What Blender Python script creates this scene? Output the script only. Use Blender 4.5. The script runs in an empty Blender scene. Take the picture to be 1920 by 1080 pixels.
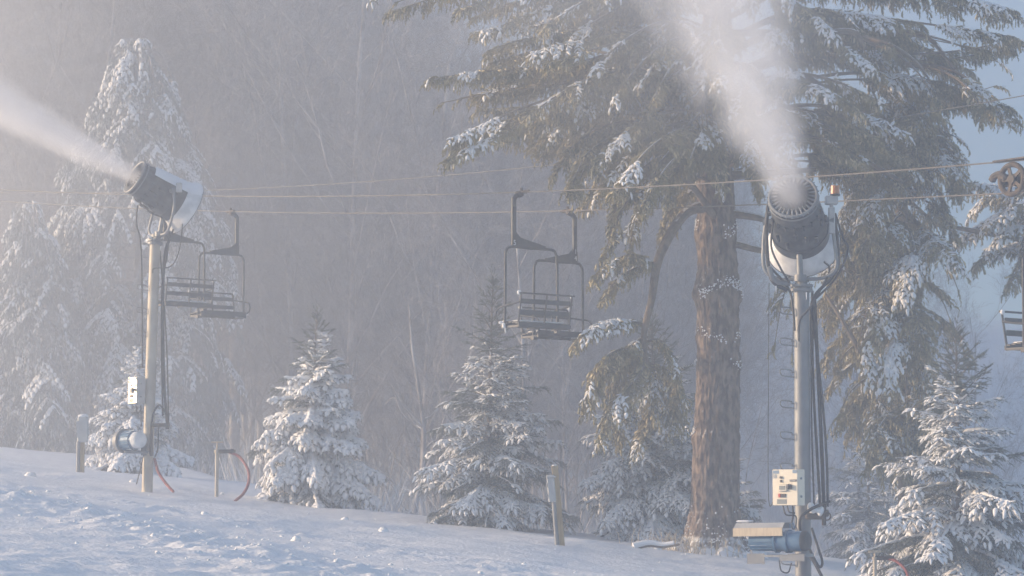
import bpy, math, random
from mathutils import noise as mn
import numpy as np
from mathutils import Vector, Matrix
rng = np.random.default_rng(7); random.seed(7)
D = bpy.data; COL = bpy.context.scene.collection; SC = bpy.context.scene
PI = math.pi
# ------------------------------------------------------------------ camera maths
F = 1920 * 85 / 36; TH = math.atan(390 / F)
def P(px, py, d):
    u = (px - 960) / F; v = (540 - py) / F
    Y = math.cos(TH) - math.sin(TH) * v; Z = math.sin(TH) + math.cos(TH) * v
    return np.array([u * d / Y, d, Z * d / Y])
# ------------------------------------------------------------------ mesh accumulator
def nrm(v):
    v = np.asarray(v, float); return v / (np.linalg.norm(v, axis=-1, keepdims=True) + 1e-12)
def frames(d, up=(0, 0, 1), roll=None):
    d = nrm(d); up = np.broadcast_to(np.asarray(up, float), d.shape)
    s = np.cross(up, d); bad = np.linalg.norm(s, axis=1) < 1e-3
    if bad.any(): s[bad] = (0, 1, 0)
    s = nrm(s); u = np.cross(d, s)
    if roll is not None:
        c, si = np.cos(roll)[:, None], np.sin(roll)[:, None]
        s, u = s * c + u * si, u * c - s * si
    return np.stack([d, s, u], axis=2)
class M:
    def __init__(s): s.v = []; s.f = []; s.n = 0
    def add(s, v, f):
        v = np.asarray(v, float).reshape(-1, 3)
        groups = [f] if isinstance(f, np.ndarray) else None
        if groups is None:
            by = {}
            for q in f: by.setdefault(len(q), []).append(q)
            groups = [np.array(x) for x in by.values()]
        for g in groups: s.f.append(g + s.n)
        s.v.append(v); s.n += len(v); return s
    def stamp(s, tv, tf, R, pos):            # R (n,3,3) incl. scale, pos (n,3)
        n = len(pos)
        if n == 0: return s
        v = np.einsum('nij,kj->nki', R, tv) + pos[:, None, :]
        f = (tf[None] + (np.arange(n) * len(tv))[:, None, None]).reshape(-1, tf.shape[1])
        return s.add(v.reshape(-1, 3), f)
    def tube(s, pts, r, n=8, caps=True):
        pts = np.asarray(pts, float); k = len(pts)
        r = np.full(k, r) if np.isscalar(r) else np.asarray(r, float)
        t = np.gradient(pts, axis=0); t = nrm(t)
        a = np.array([0, 0, 1.]) if abs(t[0][2]) < .9 else np.array([1., 0, 0])
        side = nrm(np.cross(a, t[0])); ring = []
        for i in range(k):
            side = side - t[i] * np.dot(side, t[i]); side = nrm(side); up = np.cross(t[i], side)
            th = np.arange(n) * 2 * PI / n
            ring.append(pts[i] + r[i] * (np.cos(th)[:, None] * side + np.sin(th)[:, None] * up))
        v = np.concatenate(ring); i = np.arange(k - 1)[:, None] * n; j = np.arange(n)[None]; j2 = (j + 1) % n
        f = np.stack([i + j, i + j2, i + n + j2, i + n + j], -1).reshape(-1, 4)
        s.add(v, f)
        if caps:
            s.add(ring[0], [list(range(n))[::-1]]); s.add(ring[-1], [list(range(n))])
        return s
    def cyl(s, a, b, r, r2=None, n=20): return s.tube([a, b], [r, r if r2 is None else r2], n)
    def lathe(s, o, axis, prof, n=36):
        o = np.asarray(o, float); Fm = frames(np.array([axis], float))[0]; pr = np.array(prof, float)
        th = np.arange(n) * 2 * PI / n
        v = o + pr[:, 0][:, None, None] * Fm[:, 0] + pr[:, 1][:, None, None] * (np.cos(th)[None, :, None] * Fm[:, 1] + np.sin(th)[None, :, None] * Fm[:, 2])
        k = len(pr); i = np.arange(k - 1)[:, None] * n; j = np.arange(n)[None]; j2 = (j + 1) % n
        return s.add(v.reshape(-1, 3), np.stack([i + j, i + j2, i + n + j2, i + n + j], -1).reshape(-1, 4))
    def torus(s, o, axis, R, r, n=40, m=8):
        a = np.arange(m + 1) * 2 * PI / m
        return s.lathe(o, axis, np.stack([r * np.sin(a), R + r * np.cos(a)], 1), n)
    def box(s, c, size, R=None, bev=0.0):
        sx, sy, sz = [q / 2 for q in size]; R = np.eye(3) if R is None else np.asarray(R)
        b = min(bev, sx, sy, sz)
        if b <= 0:
            v = np.array([[x, y, z] for z in (-sz, sz) for x, y in ((-sx, -sy), (sx, -sy), (sx, sy), (-sx, sy))])
            return s.add(v @ R.T + c, np.array([[3, 2, 1, 0], [4, 5, 6, 7], [0, 1, 5, 4], [1, 2, 6, 5], [2, 3, 7, 6], [3, 0, 4, 7]]))
        rings = []
        for z, ins in ((-sz, b), (-sz + b, 0), (sz - b, 0), (sz, b)):
            x, y = sx - ins, sy - ins
            rings.append([(x - b, y, z), (x, y - b, z), (x, -y + b, z), (x - b, -y, z), (-x + b, -y, z), (-x, -y + b, z), (-x, y - b, z), (-x + b, y, z)])
        v = np.array(rings).reshape(-1, 3) @ R.T + c; f = []
        for i in range(3):
            for j in range(8): f.append([i * 8 + j, i * 8 + (j + 1) % 8, i * 8 + 8 + (j + 1) % 8, i * 8 + 8 + j])
        return s.add(v, f + [list(range(8))[::-1], list(range(24, 32))])
    def build(s, name, mat, parent=None, o=(0, 0, 0), smooth=True, ang=40):
        me = D.meshes.new(name); v = np.concatenate(s.v) - np.asarray(o, float)
        me.vertices.add(len(v)); me.vertices.foreach_set('co', v.astype(np.float32).ravel())
        cnt = np.concatenate([np.full(len(g), g.shape[1]) for g in s.f]); loops = np.concatenate([g.ravel() for g in s.f])
        me.loops.add(len(loops)); me.loops.foreach_set('vertex_index', loops.astype(np.int32))
        me.polygons.add(len(cnt)); me.polygons.foreach_set('loop_start', np.concatenate([[0], np.cumsum(cnt)[:-1]]).astype(np.int32))
        me.update(calc_edges=True)
        me.polygons.foreach_set('use_smooth', np.full(len(me.polygons), bool(smooth)))
        if smooth and ang: me.set_sharp_from_angle(angle=math.radians(ang))
        me.materials.append(mat); ob = D.objects.new(name, me); COL.objects.link(ob)
        if parent is not None: ob.parent = parent
        return ob
def bez(*pts, n=16):                         # Catmull-Rom through points
    p = [np.asarray(q, float) for q in pts]; p = [2 * p[0] - p[1]] + p + [2 * p[-1] - p[-2]]; out = []
    for i in range(1, len(p) - 2):
        for t in np.linspace(0, 1, n, endpoint=False):
            a, b, c, d = p[i - 1], p[i], p[i + 1], p[i + 2]
            out.append(.5 * (2 * b + (c - a) * t + (2 * a - 5 * b + 4 * c - d) * t * t + (3 * b - a - 3 * c + d) * t ** 3))
    out.append(p[-2]); return np.array(out)
def tag(o, label=None, cat=None, group=None, kind=None):
    for k, x in (('label', label), ('category', cat), ('group', group), ('kind', kind)):
        if x: o[k] = x
    return o
def thing(name, loc, label, cat, group=None, rz=0):
    o = D.objects.new(name, None); COL.objects.link(o); o.location = loc; o.rotation_euler = (0, 0, rz); o.empty_display_size = .2
    return tag(o, label, cat, group)
def copy_tree(o, parent=None):
    c = o.copy(); COL.objects.link(c)
    if parent: c.parent = parent
    for ch in list(o.children): copy_tree(ch, c)
    return c
# ------------------------------------------------------------------ materials
def mat(name, base=(.5, .5, .5), rough=.6, metal=0, spec=.5, c2=None, scale=5, detail=4, mix=(.35, .65), bump=0, bscale=None, bdist=.02, stretch=None, snow=None, sss=0, noisedim=None):
    m = D.materials.new(name); m.use_nodes = True; nt = m.node_tree; N = nt.nodes; L = nt.links
    b = N['Principled BSDF']; b.inputs['Base Color'].default_value = (*base, 1); b.inputs['Roughness'].default_value = rough
    b.inputs['Metallic'].default_value = metal; b.inputs['Specular IOR Level'].default_value = spec
    tc = N.new('ShaderNodeTexCoord'); vec = tc.outputs['Object']
    if stretch:
        mp = N.new('ShaderNodeMapping'); mp.inputs['Scale'].default_value = stretch; L.new(vec, mp.inputs[0]); vec = mp.outputs[0]
    col = None
    if c2:
        n = N.new('ShaderNodeTexNoise'); n.inputs['Scale'].default_value = scale; n.inputs['Detail'].default_value = detail; L.new(vec, n.inputs['Vector'])
        r = N.new('ShaderNodeValToRGB'); r.color_ramp.elements[0].position = mix[0]; r.color_ramp.elements[1].position = mix[1]
        r.color_ramp.elements[0].color = (*base, 1); r.color_ramp.elements[1].color = (*c2, 1)
        L.new(n.outputs['Fac'], r.inputs[0]); col = r.outputs[0]
    if snow is not None:                     # rime / snow that settled on upward faces (snow = (lo, hi) of normal z)
        g = N.new('ShaderNodeNewGeometry'); sx = N.new('ShaderNodeSeparateXYZ'); L.new(g.outputs['Normal'], sx.inputs[0])
        n2 = N.new('ShaderNodeTexNoise'); n2.inputs['Scale'].default_value = 9; n2.inputs['Detail'].default_value = 5; L.new(tc.outputs['Object'], n2.inputs['Vector'])
        ad = N.new('ShaderNodeMath'); ad.operation = 'ADD'; L.new(sx.outputs['Z'], ad.inputs[0]); L.new(n2.outputs['Fac'], ad.inputs[1])
        mr = N.new('ShaderNodeMapRange'); mr.inputs[1].default_value = snow[0] + .5; mr.inputs[2].default_value = snow[1] + .5; L.new(ad.outputs[0], mr.inputs[0])
        mx = N.new('ShaderNodeMix'); mx.data_type = 'RGBA'; L.new(mr.outputs[0], mx.inputs[0])
        if col: L.new(col, mx.inputs[6])
        else: mx.inputs[6].default_value = (*base, 1)
        mx.inputs[7].default_value = (.8, .82, .85, 1); col = mx.outputs[2]
    if col: L.new(col, b.inputs['Base Color'])
    if bump:
        n = N.new('ShaderNodeTexNoise'); n.inputs['Scale'].default_value = bscale or scale * 3; n.inputs['Detail'].default_value = 6; L.new(vec, n.inputs['Vector'])
        bp = N.new('ShaderNodeBump'); bp.inputs['Strength'].default_value = bump; bp.inputs['Distance'].default_value = bdist
        L.new(n.outputs['Fac'], bp.inputs['Height']); L.new(bp.outputs[0], b.inputs['Normal'])
    if sss:
        b.inputs['Subsurface Weight'].default_value = sss; b.inputs['Subsurface Radius'].default_value = (.1, .1, .12); b.inputs['Subsurface Scale'].default_value = .3
    return m
SNOW = mat('snow', (.82, .83, .85), .65, bump=.5, bscale=14, bdist=.05, spec=.3, c2=(.88, .89, .91), scale=2)
SNOWT = mat('snow_on_branches', (.84, .85, .88), .7, bump=.4, bscale=30, bdist=.02, spec=.3)
NEEDLE = mat('spruce_needles', (.05, .07, .055), .7, c2=(.30, .32, .30), scale=5, mix=(.38, .7))
PINE = mat('pine_needles', (.09, .09, .035), .7, c2=(.40, .33, .15), scale=3, mix=(.35, .68))
RIMEP = mat('rimed_pine_tips', (.26, .22, .09), .8, c2=(.66, .56, .36), scale=2.6, detail=5, mix=(.38, .66), bump=.6, bscale=40, bdist=.03)
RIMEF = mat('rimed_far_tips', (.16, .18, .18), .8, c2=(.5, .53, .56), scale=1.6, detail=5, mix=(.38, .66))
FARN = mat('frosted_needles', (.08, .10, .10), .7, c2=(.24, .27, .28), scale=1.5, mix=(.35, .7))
BARK = mat('pine_bark', (.07, .05, .04), .9, c2=(.25, .19, .15), scale=9, detail=6, mix=(.42, .6), bump=1, bscale=9, bdist=.09, stretch=(1, 1, .5), snow=(.28, .7))
LIMB = mat('limb_bark', (.10, .075, .055), .85, c2=(.22, .17, .12), scale=8, bump=.6, snow=(.62, .9))
TWIG = mat('frosted_twig', (.10, .075, .06), .85, c2=(.22, .19, .17), scale=3, snow=(.6, 1.0))
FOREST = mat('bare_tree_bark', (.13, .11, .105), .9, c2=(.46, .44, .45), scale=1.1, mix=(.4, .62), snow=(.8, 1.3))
GALV = mat('galvanised_steel', (.17, .18, .20), .55, .35, c2=(.27, .28, .29), scale=3, mix=(.3, .7), bump=.15, bscale=30)
POLEW = mat('painted_steel_pole', (.38, .34, .28), .6, .1, c2=(.52, .48, .41), scale=3, bump=.1, bscale=25)
DARK = mat('black_painted_steel', (.028, .029, .032), .55, .1, c2=(.06, .06, .062), scale=10, mix=(.45, .7), snow=(1.0, 1.45))
BARREL = mat('charcoal_barrel_paint', (.022, .026, .034), .5, .1, c2=(.10, .11, .12), scale=7, mix=(.4, .75), bump=.15)
COWL = mat('frosted_white_cowl', (.5, .52, .55), .55, c2=(.8, .81, .83), scale=4, bump=.3)
RUB = mat('black_rubber_hose', (.025, .025, .027), .6, c2=(.1, .1, .105), scale=14, mix=(.5, .8))
CABLE = mat('steel_rope', (.2, .18, .16), .5, .5, bump=.3, bscale=90)
BLUE = mat('blue_pump_paint', (.035, .12, .24), .5, .1, c2=(.10, .19, .30), scale=8, snow=(.75, 1.25))
CREAM = mat('cream_panel_paint', (.78, .72, .6), .38, .0, c2=(.70, .64, .53), scale=5)
GLAREP = mat('cream_panel_sun_glare', (.92, .80, .60), .27, .85, c2=(.78, .76, .72), scale=6)  # glossy cream door, warm sun glare tinted into its metallic colour
TAN = mat('tan_cover_metal', (.62, .52, .38), .45, .15, c2=(.5, .41, .3), scale=6, stretch=(6, 1, 1))
RED = mat('red_hose', (.22, .04, .035), .85, c2=(.38, .13, .11), scale=9)
WOOD = mat('weathered_wood', (.30, .21, .10), .85, c2=(.46, .35, .19), scale=6, stretch=(3, 3, .4), bump=.5, bscale=20)
AMBER = mat('amber_lens', (.45, .16, .05), .25)
GREYP = mat('grey_box_paint', (.4, .41, .42), .5, .2, c2=(.5, .5, .5), scale=7, snow=(.9, 1.3))
WHITEM = mat('white_marking', (.75, .76, .78), .6)
INK = mat('dark_marking', (.06, .06, .07), .5)
BLUEL = mat('blue_label', (.16, .25, .36), .5)
REDL = mat('red_button', (.5, .05, .04), .4)
LCD = mat('grey_display', (.23, .25, .25), .3)
RUST = mat('rusty_steel', (.06, .055, .05), .75, .2, c2=(.13, .10, .08), scale=9, snow=(1.0, 1.4))
GRASS = mat('dry_grass', (.42, .36, .26), .8)
# ------------------------------------------------------------------ noise & terrain
def vnoise(x, y, seed=0):
    xi = np.floor(x).astype(np.int64); yi = np.floor(y).astype(np.int64); fx = x - xi; fy = y - yi
    def h(a, b):
        q = (a * 374761393 + b * 668265263 + seed * 974711) & 0xffffffff; q = ((q ^ (q >> 13)) * 1274126177) & 0xffffffff
        return ((q ^ (q >> 16)) & 0xffff) / 65535.0
    fx = fx * fx * (3 - 2 * fx); fy = fy * fy * (3 - 2 * fy)
    return (h(xi, yi) * (1 - fx) + h(xi + 1, yi) * fx) * (1 - fy) + (h(xi, yi + 1) * (1 - fx) + h(xi + 1, yi + 1) * fx) * fy - .5
def fbm(x, y, o=4, seed=0, g=.5):
    s = 0; a = 1
    for k in range(o): s = s + a * vnoise(x * 2 ** k + 17.3 * k, y * 2 ** k - 9.1 * k, seed + k); a *= g
    return s
def ss(a, b, x): t = np.clip((x - a) / (b - a), 0, 1); return t * t * (3 - 2 * t)
CX = [-60, -18, -13, -9.5, -5.7, -3.2, -1.5, .4, 2.2, 3.9, 6.5, 10, 14.5, 75]; CY = [76, 78, 82, 76, 63.6, 57, 54, 52.5, 53, 54, 56.5, 63, 71, 110]
def ridge_d(x, y):                            # signed distance to the ploughed ridge line; + on the camera side
    rx = np.interp(y, [20, 26.9, 34.9, 39.5, 60], [1.2, -1.8, -5.0, -8.3, -22]); return rx - x
def gz(x, y, fine=True):
    x = np.asarray(x, float); y = np.asarray(y, float)
    z = -1.466 - .1072 * x + .01447 * y
    z = np.where(x < -18, -1.466 + .1072 * 18 + .01447 * y - .05 * (x + 18), z); z = np.where(x > 16, -1.466 - .1072 * 16 + .01447 * y - .03 * (x - 16), z)
    cy = np.interp(x, CX, CY); b = y - cy
    z = z - 2.6 * ss(0, 14, b) - .018 * np.maximum(b, 0) * (b < 200)
    hill = ss(100, 250, y); slope = np.interp(x, [-60, 0, 20, 75], [20, 22, 24, 20])
    z = z + hill * slope
    if fine:
        near = 1 - ss(60, 95, y)
        z = z + near * (.16 * fbm(x * .22, y * .16, 3, 3) + .05 * fbm(x * .9, y * .8, 3, 11)) + (1 - near) * .7 * fbm(x * .1, y * .1, 3, 5)
        rd = ridge_d(x, y); ex = np.exp(-((rd - .6) / 1.3) ** 2)
        z = z + near * ex * (.07 + .15 * np.abs(fbm(x * 1.6, y * 1.0, 5, 21, .62)))
        z = z + near * ss(-.3, 1.5, rd) * (.035 * np.abs(fbm(x * 1.8, y * 1.1, 4, 31, .6)) + .010 * fbm(x * 6, y * 4, 3, 37))
        tr = np.exp(-((rd + 3.4 + .6 * vnoise(x * .5, y * .5, 4)) / .8) ** 2); z = z + near * tr * .07 * np.abs(fbm(x * 3, y * 2, 4, 41, .65))
        z = z + near * .012 * fbm(x * 5, y * 4, 3, 51) + near * ss(-1.5, .5, rd) * .012 * np.abs(fbm(x * 3.5, y * 2.2, 4, 61, .7))
    return z
def gz1(x, y): return float(gz(np.array([x]), np.array([y]))[0])
def base(px, py, d): p = P(px, py, d); return np.array([p[0], p[1], gz1(p[0], p[1])])
def axis_pts(segs):
    out = []
    for a, b, s0, s1 in segs:
        t = a
        while t < b: out.append(t); t += s0 + (s1 - s0) * (t - a) / (b - a)
    return np.array(out + [segs[-1][1]])
gx = axis_pts([(-47, -20, 2, .3), (-20, -12, .12, .10), (-12, 12, .065, .065), (12, 20, .1, .25), (20, 72, .4, 2.5)])
gy = axis_pts([(-3, 18, 1, .3), (18, 60, .055, .13), (60, 90, .15, .5), (90, 255, .7, 3)])
X, Y = np.meshgrid(gx, gy); Z = gz(X, Y); nx, ny = len(gx), len(gy)
i = np.arange(ny - 1)[:, None] * nx; j = np.arange(nx - 1)[None]
ground = M().add(np.stack([X, Y, Z], -1).reshape(-1, 3), np.stack([i + j, i + j + 1, i + nx + j + 1, i + nx + j], -1).reshape(-1, 4)).build('snow_ground', SNOW, ang=None)
tag(ground, kind='structure')
# ---- lump templates
def ico(sub=1):
    t = (1 + 5 ** .5) / 2; v = [(-1, t, 0), (1, t, 0), (-1, -t, 0), (1, -t, 0), (0, -1, t), (0, 1, t), (0, -1, -t), (0, 1, -t), (t, 0, -1), (t, 0, 1), (-t, 0, -1), (-t, 0, 1)]
    f = [(0, 11, 5), (0, 5, 1), (0, 1, 7), (0, 7, 10), (0, 10, 11), (1, 5, 9), (5, 11, 4), (11, 10, 2), (10, 7, 6), (7, 1, 8), (3, 9, 4), (3, 4, 2), (3, 2, 6), (3, 6, 8), (3, 8, 9), (4, 9, 5), (2, 4, 11), (6, 2, 10), (8, 6, 7), (9, 8, 1)]
    v = [nrm(q) for q in v]
    for _ in range(sub):
        c = {}; nf = []
        def mid(a, b):
            k = (min(a, b), max(a, b))
            if k not in c: c[k] = len(v); v.append(nrm((v[a] + v[b]) / 2))
            return c[k]
        for a, b, d in f:
            e, g, h = mid(a, b), mid(b, d), mid(d, a); nf += [(a, e, h), (b, g, e), (d, h, g), (e, g, h)]
        f = nf
    return np.array(v), np.array(f)
def rotz_rand(n, s):
    d = rng.normal(size=(n, 3)); return frames(d, roll=rng.uniform(0, 6.28, n)) * s[:, None, :]
clod = M(); LV, LF = ico(2)
def lumpy(seed, amp=.35):
    v = LV.copy(); r = np.random.default_rng(seed)
    for _ in range(7):
        d = nrm(r.normal(size=3)); v *= (1 + amp * .5 * np.clip(v @ d - .3, -0.2, 1)[:, None] * r.choice([-1, 1]))
    return v * (1 + .1 * r.normal(size=(len(v), 1)))
for k in range(6):
    n = 150; t = rng.uniform(0, 1, n); yy = 21 + 38 * t
    off = rng.normal(.5, 1.0, n); far = rng.uniform(0, 1, n) < .25; off = np.where(far, rng.uniform(-5, 3, n), off)
    rx = np.interp(yy, [20, 26.9, 34.9, 39.5, 60], [1.2, -1.8, -5.0, -8.3, -22]); xx = rx - off
    s = .014 + .02 * rng.pareto(2.4, n); s = np.minimum(s, .036); sc = s[:, None] * rng.uniform(.6, 1.3, (n, 3))
    clod.stamp(lumpy(k), LF, rotz_rand(n, sc), np.stack([xx, yy, gz(xx, yy) - s * .4], 1))
n = 60; yy = rng.uniform(28, 56, n); xx = rng.uniform(-9, 9, n); s = np.minimum(.012 + .018 * rng.pareto(2.4, n), .09)
clod.stamp(lumpy(9), LF, rotz_rand(n, s[:, None] * rng.uniform(.6, 1.3, (n, 3))), np.stack([xx, yy, gz(xx, yy)], 1))
for px, py, s in ((60, 895, .16), (385, 968, .10), (250, 905, .12), (645, 975, .09), (720, 1000, .12)):
    c = None
    for d in np.arange(24, 60, .5):
        q = P(px, py, d)
        if q[2] < gz1(q[0], q[1]): c = q; break
    if c is not None: clod.stamp(lumpy(int(px)), LF, rotz_rand(1, np.array([[s, s * .8, s * .7]])), np.array([[c[0], c[1], gz1(c[0], c[1]) - .02]]))
tag(clod.build('snow_clods', SNOW, ang=None), 'lumps and crumbs of ploughed snow scattered over the slope', 'snow lumps', kind='stuff')
# ------------------------------------------------------------------ foliage
def finger(k=6, m=7, droop=.35, flat=.75):
    t = np.linspace(0, 1, k); pr = np.array([.35, .9, 1, .85, .6, .22])[:k]; v = []
    for a, r in zip(t, pr):
        th = np.arange(m) * 2 * PI / m
        v += [(a, .5 * r * math.cos(q), .5 * flat * r * math.sin(q) - droop * a * a) for q in th]
    f = [[i * m + j, i * m + (j + 1) % m, (i + 1) * m + (j + 1) % m, (i + 1) * m + j] for i in range(k - 1) for j in range(m)]
    return np.array(v, float), np.array(f)
FV, FF = finger()
F2V, F2F = finger(4, 5, .45, .8)
def tuft(nn, ln, w, spread, droop, seed, fwd=1.0):
    r = np.random.default_rng(seed); v = []; f = []
    for q in range(nn):
        t = q / nn; a = r.uniform(0, 2 * PI); rad = r.uniform(.6, 1)
        b = np.array([t, 0, -droop * t * t]); dr = nrm(np.array([fwd * r.uniform(.6, 1.2), spread * math.cos(a) * rad, spread * math.sin(a) * rad - droop * t * .8]))
        L = ln * r.uniform(.7, 1.2) * (1 - .3 * t); sd = nrm(np.cross(dr, r.normal(size=3))) * w
        k = len(v); v += [b - sd, b + sd, b + dr * L]; f.append((k, k + 1, k + 2))
    return np.array(v), np.array(f)
SPR = [tuft(26, .30, .032, .85, .12, k, 1.1) for k in range(3)]      # bristly spruce sprays
PIN = [tuft(24, .42, .055, .9, .4, 10 + k, 1.0) for k in range(3)]   # hanging pine sprays
RV = np.array([(t, .5 * q * math.cos(a), .5 * q * math.sin(a)) for t, q in ((0, 2), (1, .7)) for a in (0, 2.1, 4.2)]); RF = np.array([[0, 1, 4, 3], [1, 2, 5, 4], [2, 0, 3, 5]])
def rods(m, W):                               # many thin straight twigs: start, direction, length, radius
    sc = np.stack([W[:, 6], W[:, 7], W[:, 7]], 1); m.stamp(RV, RF, frames(W[:, 3:6]) * sc[:, None, :], W[:, :3])
class Tree:
    def __init__(s): s.wood = M(); s.T = []; s.S = []; s.W = []; s.ridge = M()
    def twig(s, p, d, L, r, tl, snow_p, snow_w, droop, dens=1.0, dz=0, jit=.15):
        """a branchlet with foliage sprays along it and pads of snow on top"""
        n = max(2, int(L / (tl * .55) * dens)); U = random.uniform; G = random.gauss
        l = math.sqrt(d[0] * d[0] + d[1] * d[1] + d[2] * d[2]); dx, dy, dzz = d[0] / l, d[1] / l, d[2] / l; px, py, pz = float(p[0]), float(p[1]), float(p[2])
        s.W.append((px, py, pz, dx, dy, dzz - droop * .5, L, r)); sn = mn.noise(Vector((px * 1.3, py * 1.3, pz * 1.7))) * 1.1 + .5 + U(-.12, .12) < snow_p
        for k in range(n + 1):
            t = k / n; x, y, z = px + dx * L * t, py + dy * L * t, pz + dzz * L * t - droop * L * t * t
            tx, ty, tz = dx, dy, dzz - 2 * droop * t; l = math.sqrt(tx * tx + ty * ty + tz * tz); tx /= l; ty /= l; tz /= l
            sx, sy = ty, -tx; l = math.hypot(sx, sy) + 1e-6; sx /= l; sy /= l
            for sg in ((-1, 1) if k < n else (0,)):
                q = sg * U(.5, 1.0); ex, ey, ez = tx + sx * q + G(0, jit), ty + sy * q + G(0, jit), tz + dz + G(0, jit); ll = tl * U(.75, 1.25)
                s.T.append((x, y, z, ex, ey, ez, ll))
                if sn and random.random() < .85:
                    w = snow_w * U(.7, 1.3); s.S.append((x, y, z + w * .3, ex, ey, ez - dz * .3, ll * U(.75, 1.05), w))
    def bough(s, path, w, tl=.2, sp=.14, gap=-9, snow_p=.6, snow_w=.06, droop=.4, r0=.05, start=.25, side_droop=.1, dz=-.35, taper=.75, lift=0, jit=.15, ridge=False):
        path = np.asarray(path, float); seg = np.linalg.norm(np.diff(path, axis=0), axis=1); cum = np.concatenate([[0], np.cumsum(seg)]); Lt = cum[-1]
        s.wood.tube(path, np.linspace(r0, .008, len(path)), 6, False)
        if ridge and snow_p > .35 and Lt > .25:   # the load of snow lying along the bough itself
            t_ = np.linspace(.12, .97, max(6, int(Lt / .07))); pp_ = np.array([[np.interp(a * Lt, cum, path[:, i]) for i in range(3)] for a in t_]); rr_ = snow_w * np.minimum(1, snow_p) * (1.25 - .8 * t_) * rng.uniform(.6, 1.25, len(t_)); pp_[:, 2] += rr_ * .55; pp_ += rng.normal(size=pp_.shape) * snow_w * .12
            s.ridge.tube(pp_, rr_, 7)
        q = Lt * start; k = 0
        while q < Lt:
            t = q / Lt; p = np.array([np.interp(q, cum, path[:, i]) for i in range(3)]); p2 = np.array([np.interp(min(q + .1, Lt), cum, path[:, i]) for i in range(3)]); p1 = np.array([np.interp(max(q - .1, 0), cum, path[:, i]) for i in range(3)])
            tan = nrm(p2 - p1); side = nrm(np.cross(tan, (0, 0, 1)) + rng.normal(size=3) * .12)
            for sg in (-1, 1):
                L = w * (1 - taper * max(0, t - .3) / .7) * min(1, .45 + (t - start) * 2.2) * random.uniform(.65, 1.15)
                dd = nrm(tan * random.uniform(.5, .9) + side * sg + np.array([0, 0, -side_droop + lift]))
                if L > .06 and mn.noise(Vector((p[0] * .75 + 5, p[1] * .75, p[2] * .95 + sg * .3))) > gap: s.twig(p, dd, L, .008, tl, snow_p, snow_w, droop, dz=dz, jit=jit)
            q += sp * random.uniform(.7, 1.3); k += 1
        s.twig(path[-1] - tan * .1, tan, .3 * w, .006, tl, snow_p, snow_w, droop, dz=dz)
    def build(s, root, o, tmpl, leafm, woodm, names=('branches', 'needles', 'snow_load'), rime=None):
        if s.W: rods(s.wood, np.array(s.W))
        if s.wood.n: s.wood.build(names[0], woodm, root, o)
        if s.T:
            T = np.array(s.T); m = M()
            for k, (tv, tf) in enumerate(tmpl):
                t = T[k::len(tmpl)]; R = frames(t[:, 3:6], roll=rng.uniform(-.6, .6, len(t))) * t[:, 6][:, None, None]
                m.stamp(tv, tf, R, t[:, :3])
            nd = m.build(names[1], leafm, root, o, smooth=False)
            if rime:                              # needle fingers swollen with rime
                t = T[rng.uniform(0, 1, len(T)) < .45]; k = t[:, 6] * rng.uniform(.6, 1.0, len(t)); dd = t[:, 3:6].copy(); dd[:, 2] -= .15; p_ = t[:, :3] + nrm(dd) * (t[:, 6] * .15)[:, None]; p_[:, 2] += .012
                w_ = rng.uniform(.028, .055, len(t)) * (t[:, 6] / .15); R2 = frames(dd, roll=rng.uniform(-.5, .5, len(t))) * np.stack([k, w_, w_], 1)[:, None, :]
                M().stamp(F2V, F2F, R2, p_).build('rimed_tips', rime, nd, o, ang=None)
        if s.S:
            S = np.array(s.S); sc = np.stack([S[:, 6], S[:, 7] * 1.35, S[:, 7]], 1)
            R = frames(S[:, 3:6], roll=rng.uniform(-.3, .3, len(S))) * sc[:, None, :]
            s.ridge.stamp(FV, FF, R, S[:, :3]).build(names[2], SNOWT, root, o, ang=None)
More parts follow.
